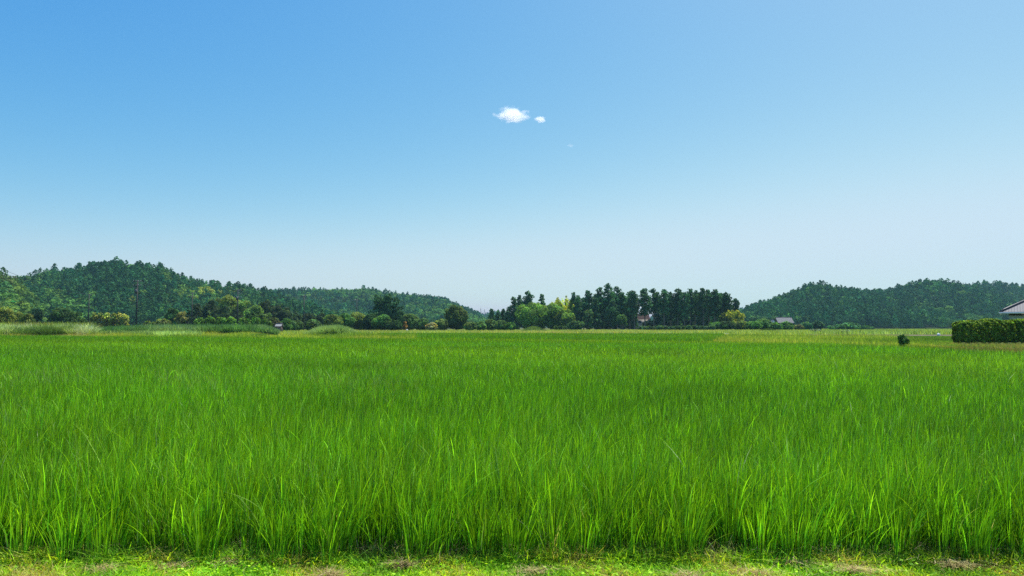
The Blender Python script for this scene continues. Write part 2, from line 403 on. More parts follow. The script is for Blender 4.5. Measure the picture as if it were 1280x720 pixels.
YG = (0.12, 0.17, 0.03); YG2 = (0.16, 0.18, 0.035); MG = (0.06, 0.12, 0.03)
for (pts, d0, dr, lo, hi, sp, N, cs, tint, pat, seed, lab) in [
    (L_NEAR, 330, 430, -140, 66, 6.2, 240, 0.2, (1.25, 1.05, 1.0), [(10, 350, 14, 8, (0.09, 0.13, 0.03), 0.4)], 1, "dark broadleaf wood on the low knob at the edge of the long wooded hill"),
    (L_MAIN, 430, 610, -140, 465, 5.4, 200, 0.55, (1.0, 1.0, 1.0),
     [(233, 367, 30, 9, (0.17, 0.27, 0.035), 0.7), (212, 345, 14, 5, (0.10, 0.2, 0.03), 0.6), (268, 363, 22, 4, (0.22, 0.27, 0.035), 0.6), (166, 374, 5, 3, YG2, 0.9), (165, 335, 10, 4, MG, 0.6), (215, 380, 14, 10, MG, 0.5)], 2, "dense dark green cedar wood over the long hill with the highest rounded top"),
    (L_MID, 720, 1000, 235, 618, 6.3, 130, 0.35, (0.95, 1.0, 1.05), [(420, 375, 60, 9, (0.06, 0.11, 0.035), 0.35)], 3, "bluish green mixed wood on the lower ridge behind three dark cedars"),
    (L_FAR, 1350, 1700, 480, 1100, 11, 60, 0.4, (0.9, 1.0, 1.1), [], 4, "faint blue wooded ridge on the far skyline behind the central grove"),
    (L_R1, 560, 720, 880, 1228, 5.6, 190, 0.75, (0.9, 1.0, 1.0), [], 5, "dark cedar wood on the pointed hill behind the grey roofed farmhouse"),
    (L_R2, 620, 770, 1045, 1355, 5.8, 190, 0.7, (0.9, 1.0, 1.0), [(1150, 372, 50, 8, (0.035, 0.085, 0.03), 0.3)], 6, "dark cedar wood on the broad hill above the clipped hedge"),
    (L_R3, 800, 920, 1160, 1400, 6.5, 120, 0.6, (0.95, 1.0, 1.0), [], 7, "dark wood on the hill crest behind the roof beside the hedge"),
]:
    H, th, top = make_hill(pts, d0, dr, lo, hi)
    hill_obj(H, d0, dr, lo - 12, hi + 12)
    woodland("woodland", lab, H, th, top, d0, dr, lo, hi, sp * .93, N, cs, np.array(tint), pat, seed)

# ------------------------------------------------------------------ individual trees
def limb_buf(buf, p0, p1, r0, r1, rg):
    p0, p1 = np.array(p0, float), np.array(p1, float); m = (p0 + p1) / 2 + rg.normal(0, 0.05, 3) * np.linalg.norm(p1 - p0)
    m[2] += 0.08 * np.linalg.norm(p1 - p0)
    buf.tube([p0, m, p1], [r0, (r0 + r1) / 2, r1], 5, False)

def leaf_size(d): return max(0.06, d * 0.0021)

def cedar(p, y, wpx, d, label, bare=0.3, col=(0.022, 0.052, 0.026), group="tall cedars of the central grove", round_top=0.42, seed=None, dz=0):
    rg = np.random.default_rng(int(p * 7 + y * 13 + d) if seed is None else seed)
    Ht = py2z(y, d) - dz; Rr = wpx * d / F / 2 * 1.42
    root = empty("cedar_tree", (px2x(p, d), d, dz), rg.uniform(0, 6.28)); tag(root, label, "tree", group)
    tb = Buf(); lx, ly = rg.normal(0, 0.012 * Ht, 2)
    def axis(t): return (lx * t * t, ly * t * t, Ht * t)
    r0 = 0.014 * Ht + 0.04
    tb.tube([axis(t) for t in (0, 0.03, 0.25, 0.5, 0.75, 0.96)], [r0 * 1.4, r0, r0 * 0.85, r0 * 0.65, r0 * 0.4, 0.04], 8)
    Hc = Ht * (1 - bare); n = int(np.clip(Hc / Rr * 18, 36, 120)); lumps = []
    for i in range(n):
        t = bare + (1 - bare) * ((i + rg.uniform(0, 1)) / n)
        s = (1 - t) / (1 - bare)
        env = Rr * (min(1, s / round_top + 0.10) ** 0.55) * (0.75 + 0.25 * min(1, (1 - s) * 3 + 0.2))
        a = rg.uniform(0, 6.28); q = env * rg.uniform(0.15, 0.76) * (1.25 if rg.uniform() < 0.12 else 1)
        ax = axis(t); lr = max(0.35, env * rg.uniform(0.24, 0.40))
        z = min(ax[2], Ht - lr * 0.5)
        lumps.append((ax[0] + q * math.cos(a), ax[1] + q * math.sin(a), z, lr, lr * rg.uniform(0.6, 0.9)))
        if rg.uniform() < 0.6: limb_buf(tb, (ax[0], ax[1], z - lr * 0.5), (ax[0] + q * math.cos(a), ax[1] + q * math.sin(a), z - 0.1), 0.09, 0.03, rg)
    lumps.append((lx, ly, Ht - Rr * .32, Rr * .3, Rr * .36))
    for i in range(int(rg.integers(2, 6))):      # dead stubs on the bare stem
        t = rg.uniform(bare * 0.4, bare); a = rg.uniform(0, 6.28); ax = axis(t)
        limb_buf(tb, ax, (ax[0] + Rr * 0.5 * math.cos(a), ax[1] + Rr * 0.5 * math.sin(a), ax[2] + 0.1), 0.06, 0.02, rg)
    tb.obj("trunk", M_CBARK, root, smooth=True)
    V, Q, C = lump_leaves(lumps, leaf_size(d), np.array(col) * [2.6, 2.7, 1.9] * math.exp(rg.normal(0, 0.14)), 1.25, 0.22, rg)
    mesh_obj("crown", V, Q, M_CEDAR, root, C)
    return root

def broadleaf(p, y, wpx, d, label, col=(0.05, 0.10, 0.025), base=0.25, group=None, name="broadleaf_tree", cat="tree", nl=None, flat=1.0, mat=None, dz=0, crownname="crown", trunkname="trunk", depth=1.0, lumpk=0.27):
    rg = np.random.default_rng(int(p * 17 + y * 5 + d))
    Ht = py2z(y, d) - dz; Rr = wpx * d / F / 2
    root = empty(name, (px2x(p, d), d, dz)); tag(root, label, cat, group)
    tb = Buf(); z0 = Ht * base
    zc = (Ht + z0) / 2; rz = (Ht - z0) / 2
    nl = nl or int(np.clip(26 + Rr * 4, 28, 70)); lumps = []
    lr0 = min(Rr, rz * 1.4) * lumpk
    k = 0
    while len(lumps) < nl and k < 900:
        k += 1; u = usphere(1, rg)[0]
        if u[2] < (-0.55 if base > .1 else -.97): continue
        q = rg.uniform(0.5, 1.0) ** 0.5 * rg.uniform(.92, 1.14)
        lr = lr0 * rg.uniform(0.6, 1.5)
        x = u[0] * max(Rr - lr, 0.1) * q; yv = u[1] * max(Rr - lr, 0.1) * q * depth; z = zc + u[2] * max(rz - lr * 0.8, 0.1) * q
        lumps.append((x, yv, z, lr, lr * rg.uniform(0.65, 0.95) * flat))
    r0 = max(0.05, 0.03 * Ht)
    st = (0, 0, max(z0, Ht * 0.12) + 0.15 * Ht * (0.3 if base < 0.1 else 1))
    tb.tube([(0, 0, 0), (0.02 * Ht, 0, st[2] * 0.6), st, (rg.normal(0, 0.05) * Ht, 0, Ht * 0.72)], [r0 * 1.3, r0, r0 * 0.9, r0 * 0.25], 8)
    for L in lumps[:14]: limb_buf(tb, (0, 0, st[2] * rg.uniform(0.7, 1.0)), L[:3], r0 * 0.45, r0 * 0.1, rg)
    tb.obj(trunkname, M_BARK, root, smooth=True)
    V, Q, C = lump_leaves(lumps, leaf_size(d), np.array(col) * 1.6 * math.exp(rg.normal(0, 0.08)), 1.35, 0.24, rg, up=0.35)
    mesh_obj(crownname, V, Q, mat or M_BROAD, root, C)
    return root

def bush(p, y, wpx, d, label, col=(0.05, 0.10, 0.025), group=None, **kw):
    kw.setdefault("depth", 0.8)
    return broadleaf(p, y, wpx, d, label, col, 0.02, group, name="bush", cat="bush", crownname="foliage", trunkname="stem", lumpk=0.32, **kw)

def bamboo(p, y, wpx, d, label, col=(0.22, 0.24, 0.035), group=None, nc=26):
    rg = np.random.default_rng(int(p * 3 + y * 11 + d))
    Ht = py2z(y, d); Rr = wpx * d / F / 2
    root = empty("bamboo_clump", (px2x(p, d), d, 0)); tag(root, label, "bamboo", group)
    tb = Buf(); lumps = []
    for i in range(nc):
        a = rg.uniform(0, 6.28); q = math.sqrt(rg.uniform(0, 1)); h = Ht * (1 - 0.3 * q * q) * rg.uniform(0.85, 1.0)
        bx, by = 0.55 * Rr * q * math.cos(a), 0.55 * Rr * q * math.sin(a); tx, ty = Rr * 0.92 * q * math.cos(a), Rr * 0.92 * q * math.sin(a)
        tb.tube([(bx, by, 0), (bx * 1.05, by * 1.05, h * 0.5), ((bx + tx) / 2, (by + ty) / 2, h * 0.85), (tx, ty, h)], [0.07, 0.06, 0.04, 0.015], 5, False)
        for j in range(4):
            t = (0.62, 0.75, 0.88, 0.97)[j]; f = t * t
            lr = Rr * rg.uniform(0.12, 0.2) * (1.1 - 0.5 * (j == 3))
            lumps.append((bx + (tx - bx) * f, by + (ty - by) * f, h * t, lr, lr * 1.5))
    for i in range(8):
        a = rg.uniform(0, 6.28); lumps.append((Rr * 0.6 * math.cos(a), Rr * 0.6 * math.sin(a), Ht * rg.uniform(0.25, 0.55), Rr * 0.25, Rr * 0.3))
    tb.obj("culms", plain("bamboo_culm", (0.16, 0.2, 0.05)), root, smooth=True)
    V, Q, C = lump_leaves(lumps, leaf_size(d), np.array(col), 0.95, 0.28, rg)
    mesh_obj("foliage", V, Q, M_WEED, root, C)
    return root
_pm = {}
def plain(name, c):
    if name not in _pm: _pm[name] = plain_mat(name, c)
    return _pm[name]

DK = (0.03, 0.065, 0.02); OL = (0.095, 0.14, 0.025); BR = (0.085, 0.16, 0.025); MDG = (0.055, 0.125, 0.025); YE = (0.36, 0.42, 0.04); BLG = (0.05, 0.125, 0.055)

# --- central grove, western half
CG = "tall cedars of the central grove"
def L_(s): return s
grove = [
 (642, 371, 12, 300, "slim dark cedar at the central grove's edge, its top beside a taller twin", .1),
 (649, 369, 10, 304, "dark pointed cedar beside the domed broadleaf tree, the sharper of a close pair", .1),
 (661, 363.5, 16, 312, "round headed cedar rising alone above the domed broadleaf trees", .2),
 (677, 367.5, 9, 316, "small pointed cedar top standing apart between the round headed cedar and yellow bamboo", .3),
 (716, 365.5, 9, 306, "thin cedar spire just beyond the yellow bamboo of the grove", .15),
 (723, 372, 11, 298, "lower dark cedar beside the thin spire by the yellow bamboo", .15),
 (735, 363, 14, 302, "broad dark cedar, first high one past the yellow bamboo", .2),
 (744, 372, 13, 296, "shorter full cedar filling in front of the grove's high middle", .12),
 (750, 359, 14, 308, "high dark cedar shoulder to shoulder with the grove's tallest one", .2),
 (760.5, 354, 15, 303, "tallest cedar of the central grove, its rounded tip above all others", .2),
 (771, 358, 14, 309, "high cedar just past the tallest one", .25),
 (766, 374, 15, 297, "shorter cedar standing in front of the grove's tallest one", .15),
 (779, 365, 13, 301, "mid height cedar before the two that border the gap", .25),
 (787, 364, 12, 305, "cedar second from the sky gap in the grove, with bare lower stem", .3),
 (793, 363, 14, 299, "cedar bordering the sky gap above the red roofed house", .42),
]
for (p, y, wp, d, lab, bare) in grove:
    cedar(p, y, wp, d, lab, bare)
east = [
 (806, 360.5, 14, 299, "cedar on the far side of the sky gap from the tall middle cedars", .38),
 (817, 360.5, 13, 303, "cedar second past the sky gap, leaning crowns open below", .42),
 (830, 361.5, 13, 300, "cedar past the bright hole in the middle of the row, ragged sides", .40),
 (838, 365, 10, 308, "short topped cedar wedged between two higher ones past the bright hole", .3),
 (847, 360.5, 14, 301, "wide cedar near the middle of the bare stemmed row", .35),
 (855.5, 365, 12, 297, "lower cedar directly past the wide one in the bare stemmed row", .3),
 (862.5, 360.5, 11, 304, "narrow pointed cedar above the low shrubby bank", .4),
 (868.5, 363, 10, 309, "blunt cedar touching the narrow pointed one", .4),
 (879, 360, 14, 300, "full crowned high cedar where the bare stemmed row begins to fall", .35),
 (886, 362, 13, 306, "cedar leaning against the full crowned high one", .35),
 (893, 361.5, 13, 299, "cedar above the bushes where the low bank ends", .35),
 (901, 366, 13, 304, "broad topped cedar two before the end of the row", .4),
 (909, 365.5, 12, 300, "last full sized cedar at the end of the row, above the yellow bamboo", .45),
 (919, 373, 9, 302, "small umbrella topped tree at the very end of the row", .62),
]
for (p, y, wp, d, lab, bare) in east:
    cedar(p, y, wp, d, lab, bare, round_top=0.3)
rgx = np.random.default_rng(77)
for p in list(range(716, 796, 7)) + list(range(824, 910, 7)):
    cedar(p + rgx.uniform(-2, 2), rgx.uniform(366, 374), rgx.uniform(10, 13), 316 + rgx.uniform(0, 24),
          "dark cedar standing in the shade behind the front row of the grove", 0.12, group="shaded back cedars of the central grove")
# broadleaf and bamboo of the grove
broadleaf(664, 376.5, 46, 292, "wide domed bright green broadleaf tree, largest of the grove", (0.095, 0.185, 0.028), .05, "broadleaf trees of the central grove")
broadleaf(690, 378, 40, 296, "domed green tree under the yellow bamboo, second in size of the grove", (0.08, 0.16, 0.028), .05, "broadleaf trees of the central grove")
broadleaf(706, 384, 28, 290, "lighter olive tree standing before the foot of the yellow bamboo", (0.10, 0.165, 0.03), .06, "broadleaf trees of the central grove")
broadleaf(735, 386, 16, 292, "small pale green tree low against dark cedars of the grove", (0.06, 0.11, 0.04), .1, "broadleaf trees of the central grove")
broadleaf(777, 391, 15, 291, "small light green tree at the foot of cedars before the sky gap", (0.045, 0.095, 0.025), .15, "broadleaf trees of the central grove")
bamboo(695, 369.5, 28, 303, "yellow bamboo clump topping the grove, the wider one", YE, "yellow bamboo in the central grove")
bamboo(709, 368.5, 24, 306, "yellow bamboo clump topping the grove, touching the cedar spire", YE, "yellow bamboo in the central grove")
bamboo(918, 385, 26, 292, "golden bamboo clump at the end of the grove", (0.33, 0.38, 0.04), "yellow bamboo in the central grove")
bamboo(905, 389, 13, 288, "smaller yellow green bamboo plume beside the golden clump", (0.16, 0.2, 0.035), "yellow bamboo in the central grove")
bush(720, 400.5, 24, 272, "round bush alone at the foot of the dark grove", (0.05, 0.10, 0.03), "bushes along the grove")
bush(700, 406.5, 20, 270, "low spreading bush next to the round one at the grove's foot", (0.05, 0.09, 0.03), "bushes along the grove")
for i, p in enumerate(np.arange(803, 890, 7.2)):
    bush(float(p), 406.5 + R3.uniform(-.7, .8) - 0.008 * (p - 803), 10.5, 262 + R3.uniform(-3, 3),
         ["first","second","third","fourth","fifth","sixth","seventh","eighth","ninth","tenth","eleventh","twelfth","thirteenth"][i] + " low rounded shrub of the even row, counting from the red roofed house", (0.045, 0.09, 0.035), "row of low shrubs on the bank")
for (p, y, wp, d, lab, c) in [
  (893, 401.5, 20, 268, "sprawling bush where the low shrub row ends", MDG),
  (908, 400.5, 22, 262, "dark rounded bush under the golden bamboo", DK),
  (925, 400, 26, 266, "broad olive bush just past the golden bamboo", OL),
  (942, 400.5, 22, 260, "dark green bush between the olive bush and light rounded one", MDG),
  (954, 397.5, 22, 264, "light green rounded bush, highest before the small white gable", (0.06, 0.125, 0.03)),
  (968, 402, 20, 258, "green bush in front of the white gable", MDG),
  (983, 401.5, 24, 262, "dense dark bush under the grey farmhouse roof", MDG),
  (998, 405, 14, 256, "pale yellowish bush past the farmhouse", (0.12, 0.14, 0.05)),
  (1007, 402, 18, 275, "bluish green bush behind the pale yellowish one", BLG),
  (1021, 400, 16, 290, "dark tall bush against the pointed hill", (0.03, 0.07, 0.035)),
  (1046, 404.5, 24, 300, "bluish green shrub where the bank under the hills begins", BLG),
  (1062, 402.5, 28, 306, "widest bluish green shrub under the notch between hills", BLG),
  (1082, 406.5, 22, 302, "low bluish green shrub at the end of the bank under the hills", BLG)]:
    bush(p, y, wp, d, lab, c, "bushes past the grove")
bush(1018, 410.2, 17, 190, "silvery green rounded shrub standing in yellow weeds", (0.16, 0.21, 0.13), "shrubs among the yellow weeds", mat=M_WEED)
bush(1056, 412, 14, 170, "low pale grassy shrub among the yellow weeds", (0.17, 0.22, 0.11), "shrubs among the yellow weeds", mat=M_WEED)
broadleaf(1128, 416.8, 15, 51.5, "small dark green shrub alone on the rim of the rice field", (0.05, 0.125, 0.03), .05, "shrubs among the yellow weeds", name="bush", cat="bush", crownname="foliage", trunkname="stem", lumpk=.30, nl=24)

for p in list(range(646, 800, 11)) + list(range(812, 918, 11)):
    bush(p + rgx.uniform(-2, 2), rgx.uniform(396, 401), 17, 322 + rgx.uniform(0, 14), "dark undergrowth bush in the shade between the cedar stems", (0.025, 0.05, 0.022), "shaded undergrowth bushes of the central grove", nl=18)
# --- between the hills
for (p, y, wp, d, lab) in [(614.5, 386, 9, 330, "small dark cedar standing before the distant blue ridge"), (623, 388, 8, 318, "smallest dark cedar next to the distant blue ridge"),
    (629.5, 386, 9, 322, "dark cedar in the low line leading up to the grove, second step"), (635.5, 383.5, 9, 318, "dark cedar in the low line leading up to the grove, last step")]:
    cedar(p, y, wp, d, lab, .08, group="small cedars beside the distant ridge")
broadleaf(570, 380.5, 34, 240, "big round olive green tree standing alone before the ridge's end", (0.06, 0.09, 0.025), .03, nl=70)
for (p, y, wp, d, lab, c) in [
  (552, 398, 20, 236, "light yellow green bush leaning on the big round tree", (0.11, 0.16, 0.04)),
  (540, 402.5, 17, 228, "pale straw coloured bush low before the ridge", (0.2, 0.19, 0.08)),
  (588, 401, 18, 232, "yellow green bush at the foot of the big round tree's far side", (0.09, 0.14, 0.035)),
  (601, 400.5, 17, 236, "green bush second past the big round tree", (0.06, 0.115, 0.03)),
  (613, 398, 18, 240, "light green bush under the smallest cedars", (0.075, 0.13, 0.04)),
  (626, 399, 20, 238, "light green bush just before the domed grove tree", (0.07, 0.125, 0.035)),
  (638, 402, 16, 234, "low green bush at the foot of the domed grove tree", MDG)]:
    bush(p, y, wp, d, lab, c, "bushes between the round tree and the grove")

for (p, y, wp, lab) in [(472, 368.5, 21, "dark conical cedar, outermost of three and fullest"), (483.5, 367.5, 23, "dark conical cedar in the middle of three"), (495, 371.5, 19, "dark conical cedar, shortest of three")]:
    cedar(p, y, wp, 248, lab, .06, group="three dark cedars before the ridge", round_top=.75)
for (p, y, wp, d, lab, c) in [
  (417, 392, 28, 232, "olive topped bush first in the long shrub mass by the thin pole", OL),
  (432, 391, 26, 236, "dark green bush behind the thin pole", MDG),
  (448, 389, 28, 240, "high olive bush rising just past the thin pole", OL),
  (463, 391, 24, 236, "dark bush at the foot of the fullest conical cedar", DK),
  (478, 393, 30, 232, "broad dark green bush in front of three cedars", MDG),
  (492, 399, 22, 228, "low dark bush before the shortest of three cedars", DK),
  (512, 391, 28, 250, "light green small tree just past three cedars", (0.075, 0.13, 0.035)),
  (527, 397, 26, 244, "mid green low bush on the slope past three cedars", (0.05, 0.10, 0.03)),
  (506.5, 401.5, 7, 226, "rusty orange leaved shrub beside the pale box", (0.16, 0.10, 0.03)),
  ]:
    bush(p, y, wp, d, lab, c, "bushes around three dark cedars")

# --- left middle ground
for (p, y, wp, d, lab, c) in [
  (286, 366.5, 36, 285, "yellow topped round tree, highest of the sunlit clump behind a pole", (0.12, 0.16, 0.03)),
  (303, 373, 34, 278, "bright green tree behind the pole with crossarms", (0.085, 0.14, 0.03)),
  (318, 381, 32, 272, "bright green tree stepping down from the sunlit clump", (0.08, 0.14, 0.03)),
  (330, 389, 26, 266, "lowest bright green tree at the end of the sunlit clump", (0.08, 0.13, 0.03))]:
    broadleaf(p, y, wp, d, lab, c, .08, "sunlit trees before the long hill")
for (p, y, wp, d, lab) in [
  (246, 378, 22, 262, "dark tree beside the thin pole at the clump's shaded end"), (262, 373.5, 24, 266, "dark domed tree with brownish top in the clump"),
  (282, 380, 24, 258, "shaded dark tree low in the middle of the clump"), (297, 386, 22, 256, "small shaded dark tree at the pole's foot"),
  (331, 371, 26, 300, "dark tree on the slope behind the sunlit clump"), (343, 376, 28, 292, "very dark round tree past the sunlit clump"),
  (357, 383, 24, 290, "dark tree stepping down past the very dark round one"), (368, 388, 22, 284, "dark tree low by the pole before the ridge"),
  (385, 389, 24, 290, "dark green tree just past the pole before the ridge"), (403, 391, 24, 296, "dark green tree before the ridge ahead of the shrub mass")]:
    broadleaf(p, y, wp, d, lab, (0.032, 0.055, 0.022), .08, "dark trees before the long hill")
for (p, y, wp, d, lab, c) in [
  (235, 386, 10, 205, "slim dark green shrub clinging to the foot of a pole", (0.02, 0.04, 0.018)),
  (4, 383.5, 30, 172, "yellow green bush at the picture's edge under the dark knob", (0.13, 0.16, 0.03)),
  (19, 387.5, 24, 176, "yellow green bush second from the picture's edge", (0.11, 0.15, 0.03)),
  (34, 391, 20, 170, "small yellow green bush sloping down to silver grass", (0.10, 0.14, 0.03)),
  (46, 384, 20, 200, "bluish dark bush before the long hill", (0.03, 0.07, 0.035)),
  (76, 382, 30, 198, "round green bush, highest before the long hill", (0.05, 0.10, 0.03)),
  (93, 388, 26, 196, "green bush sloping down from the highest round one", (0.05, 0.095, 0.028)),
  (104, 397, 16, 184, "low green bush before the foot of the thinner pole", (0.05, 0.10, 0.03)),
  (188, 400, 18, 172, "low yellow green bush past the tallest pole", (0.10, 0.13, 0.03)),
  (203, 397, 24, 176, "olive rounded bush past the tallest pole", (0.09, 0.115, 0.03)),
  (216, 384, 20, 215, "fresh green tall bush before the long hill", (0.05, 0.11, 0.035)),
  (228, 386, 20, 205, "olive brown bush beside the clump's shaded end", (0.11, 0.12, 0.04)),
  (342, 396, 20, 196, "dark brownish bush behind the small shed", (0.05, 0.06, 0.022)),
  (358, 397, 20, 208, "green bush behind the small shed", MDG),
  (371, 399, 20, 212, "green bush before the pole's foot past the shed", (0.055, 0.10, 0.03)),
  (392, 398, 22, 214, "green bush beyond the pole's foot, above pale grass", (0.055, 0.10, 0.03))]:
    bush(p, y, wp, d, lab, c, "bushes before the long hill")
ORD = ["first", "second", "third", "fourth", "fifth", "sixth", "seventh", "eighth", "ninth", "tenth", "eleventh", "twelfth", "thirteenth"]
for i, (p, y) in enumerate([(118, 390.5), (126, 389.5), (134, 390), (142, 389), (150, 389.5), (157, 391)]):
    bush(p, y, 12, 188, ORD[i] + " yellow green clump counting from the thin pole toward the tallest pole", (0.20, 0.22, 0.05), "row of yellow green clumps between two poles", mat=M_WEED)
for i, (p, y) in enumerate([(250, 396), (263, 394.5), (276, 394), (290, 395), (306, 395), (320, 395.5), (333, 397)]):
    bush(p, y, 17, 178, ORD[i] + " bright green low bush counting from the half hidden pole toward the shed", (0.075, 0.15, 0.025), "bright green bushes behind the tall crop")

# ------------------------------------------------------------------ hedges
def hedge(x0, x1, yfun, hgt, dep, label, seed):
    rg = np.random.default_rng(seed)
    yc = yfun((x0 + x1) / 2); root = empty("hedge", ((x0 + x1) / 2, yc, 0)); tag(root, label, "hedge", "clipped hedges in front of the tiled roof")
    Lh = (x1 - x0) / 2; n = int(2 * (2 * Lh * hgt * 2 + 2 * Lh * dep + 2 * dep * hgt) / (0.11 * 0.11 * .7) * 1.9)
    # superellipsoid-ish rounded box surface
    u = rg.uniform(-1, 1, (n, 3)); f = rg.integers(0, 14, n)
    ax = np.where(f < 9, 1, np.where(f < 12, 2, 0)); sgn = np.where(rg.uniform(0, 1, n) < .5, -1, 1)
    sgn = np.where(ax == 2, 1, sgn); u[np.arange(n), ax] = sgn
    S = np.array([Lh, dep / 2, hgt / 2])
    P = u * S; rr = 0.52
    core = np.clip(P, -(S - rr), S - rr); dd = P - core; L = np.linalg.norm(dd, axis=1, keepdims=True) + 1e-6
    Nn = dd / L; bump = 0.15 * (np.sin(P[:, 0] * 4.1 + seed) * np.sin(P[:, 2] * 5.3) + np.sin(P[:, 0] * 9.7 + P[:, 2] * 7.1 + P[:, 1] * 6) * 0.6)
    P = core + Nn * (rr + bump - np.abs(rg.normal(0, 0.09, n)))[:, None]
    top_b = P[:, 2] > 0
    P[:, 2] += hgt / 2; P[:, 2] *= 1 - .13 * np.exp(-((P[:, 0] + Lh) / .75) ** 2) * (seed == 3) + .05 * np.sin(P[:, 0] * 2.3) + .03 * np.sin(P[:, 0] * 6.1 + 1); P[:, 1] += yfun((x0 + x1) / 2 + P[:, 0]) - yc
    c = jitter_col((0.14, 0.22, 0.02), n, 0.5, 0.2, rg)
    V, Q, C = quads(P, Nn + rg.normal(0, .55, (n, 3)), 0.13 * rg.uniform(.7, 1.5, n), c, rg)
    mesh_obj("foliage", V, Q, M_HEDGE, root, C)
    tb = Buf()
    for i in range(int(Lh * 2 / 0.5)):
        x = -Lh + 0.3 + i * 0.5 + rg.uniform(-.1, .1); y0 = yfun((x0 + x1) / 2 + x) - yc
        tb.tube([(x, y0, 0), (x + .05, y0, hgt * .45), (x - .1, y0 + .1, hgt * .8)], [.04, .03, .015], 6)
        for s in (-1, 1): limb_buf(tb, (x, y0, hgt * .25), (x + .25, y0 + s * dep * .3, hgt * .7), .025, .01, rg)
    tb.obj("stem", M_BARK, root)
hy = lambda x: 66.0 - (x - 42) * 0.16
hedge(42.7, 47.5, hy, 2.25, 1.7, "long clipped dark green hedge with a sunny top, ending before the open field", 3)
hedge(47.75, 56, lambda x: hy(x) + 0.25, 2.4, 1.7, "second clipped hedge segment directly under the tiled roof", 4)

# ------------------------------------------------------------------ houses
def poly_uv(o):
    me = o.data; uv = me.uv_layers.new(name="UVMap")
    for poly in me.polygons:
        n = poly.normal; up = Vector((0, 0, 1)); t = up.cross(n)
        t = t.normalized() if t.length > 1e-4 else Vector((1, 0, 0)); b = n.cross(t)
        for li in poly.loop_indices:
            v = me.vertices[me.loops[li].vertex_index].co; uv.data[li].uv = (v.dot(t), v.dot(b))

def slab_roof(name, planes, th, mat, parent):
    """planes: list of polygons (lists of Vector); each made a slab of thickness th"""
    o = bpy.data.meshes.new(name); V = []; Fc = []
    for P in planes:
        P = [Vector(p) for p in P]; n = (P[1] - P[0]).cross(P[2] - P[1]).normalized()
        if n.z < 0: P.reverse(); n = -n
        k = len(P); b = len(V); V += P + [p - Vector((0, 0, th)) for p in P]
        Fc.append(list(range(b, b + k))); Fc.append([b + k + i for i in reversed(range(k))])
        for i in range(k): j = (i + 1) % k; Fc.append([b + j, b + i, b + k + i, b + k + j])
    o.from_pydata([tuple(v) for v in V], [], Fc); o.update(); o.materials.append(mat)
    ob = bpy.data.objects.new(name, o); COL.objects.link(ob); ob.parent = parent; poly_uv(ob); return ob

def window(parent, x0, x1, z0, z1, y, axis='x', s=-1):
    f = Buf(); t = 0.06
    def bx(a0, b0, a1, b1, o0, o1):
        if axis == 'x': f.box(a0, min(y + s * o0, y + s * o1), b0, a1, max(y + s * o0, y + s * o1), b1)
        else: f.box(min(y + s * o0, y + s * o1), a0, b0, max(y + s * o0, y + s * o1), a1, b1)
    bx(x0, z0, x0 + t, z1, .0, .05); bx(x1 - t, z0, x1, z1, 0, .05); bx(x0 + t, z0, x1 - t, z0 + t, 0, .05); bx(x0 + t, z1 - t, x1 - t, z1, 0, .05)
    bx((x0 + x1) / 2 - .025, z0 + t, (x0 + x1) / 2 + .025, z1 - t, 0, .045)
    fr = f.obj("window", M_STEEL, parent)
    f = Buf(); bx(x0 + t, z0 + t, x1 - t, z1 - t, 0.004, .02); f.obj("pane", M_GLASS, fr)

def hip_house(loc, rz, W, D, eave, rise, over, label):
    root = empty("house", loc, rz); tag(root, label, "house")
    b = Buf(); b.box(over, over, 0, W - over, D - over, eave - .02); b.obj("wall", M_PLASTER, root)
    h = D / 2; E = [Vector((0, 0, eave)), Vector((W, 0, eave)), Vector((W, D, eave)), Vector((0, D, eave))]
    r1, r2 = Vector((h, h, eave + rise)), Vector((W - h, h, eave + rise))
    slab_roof("roof", [[E[0], E[1], r2, r1], [E[1], E[2], r2], [E[2], E[3], r1, r2], [E[3], E[0], r1]], 0.10, M_TILE, root)
    rd = Buf()
    for a, c in ((E[0], r1), (E[1], r2), (E[2], r2), (E[3], r1)):
        a2 = a + Vector((0, 0, .05)); c2 = c + Vector((0, 0, .08))
        rd.tube([a2, a2.lerp(c2, .1) + Vector((0, 0, .02)), c2], [.12, .13, .13], 8)
    rd.tube([r1 + Vector((-.2, 0, .12)), r2 + Vector((.2, 0, .12))], [.17, .17], 8)
    rd.obj("ridge_tile", M_TILE_D, root)
    g = Buf()
    g.box(-.05, -.12, eave - .22, W + .05, -.005, eave - .03); g.box(-.12, -.12, eave - .22, -.005 - .05, D + .05, eave - .03)
    g.obj("gutter", M_WHITE, root)
    bd = Buf(); bd.box(over - .03, over - .03, eave - .42, W - over + .03, over - .005, eave - .25)
    bd.box(over - .031, over - .002, eave - .42, over - .006, D - over, eave - .25); bd.obj("timber_band", M_TIMBER, root)
    for i in range(4): window(root, over + .8 + i * 2.6, over + 2.4 + i * 2.6, eave - 1.9, eave - .85, over, 'x', -1)
    for i in range(2): window(root, over + 1.2 + i * 3, over + 2.8 + i * 3, eave - 1.9, eave - .85, over, 'y', -1)
    return root
hx, hyy = px2x(1250, 80), 80.0
hip_house((hx, hyy, 0), math.atan2(-0.6, 0.8), 13, 9, 3.4, 2.45, .8, "low house with hipped grey tile roof and pale eaves behind the clipped hedge")

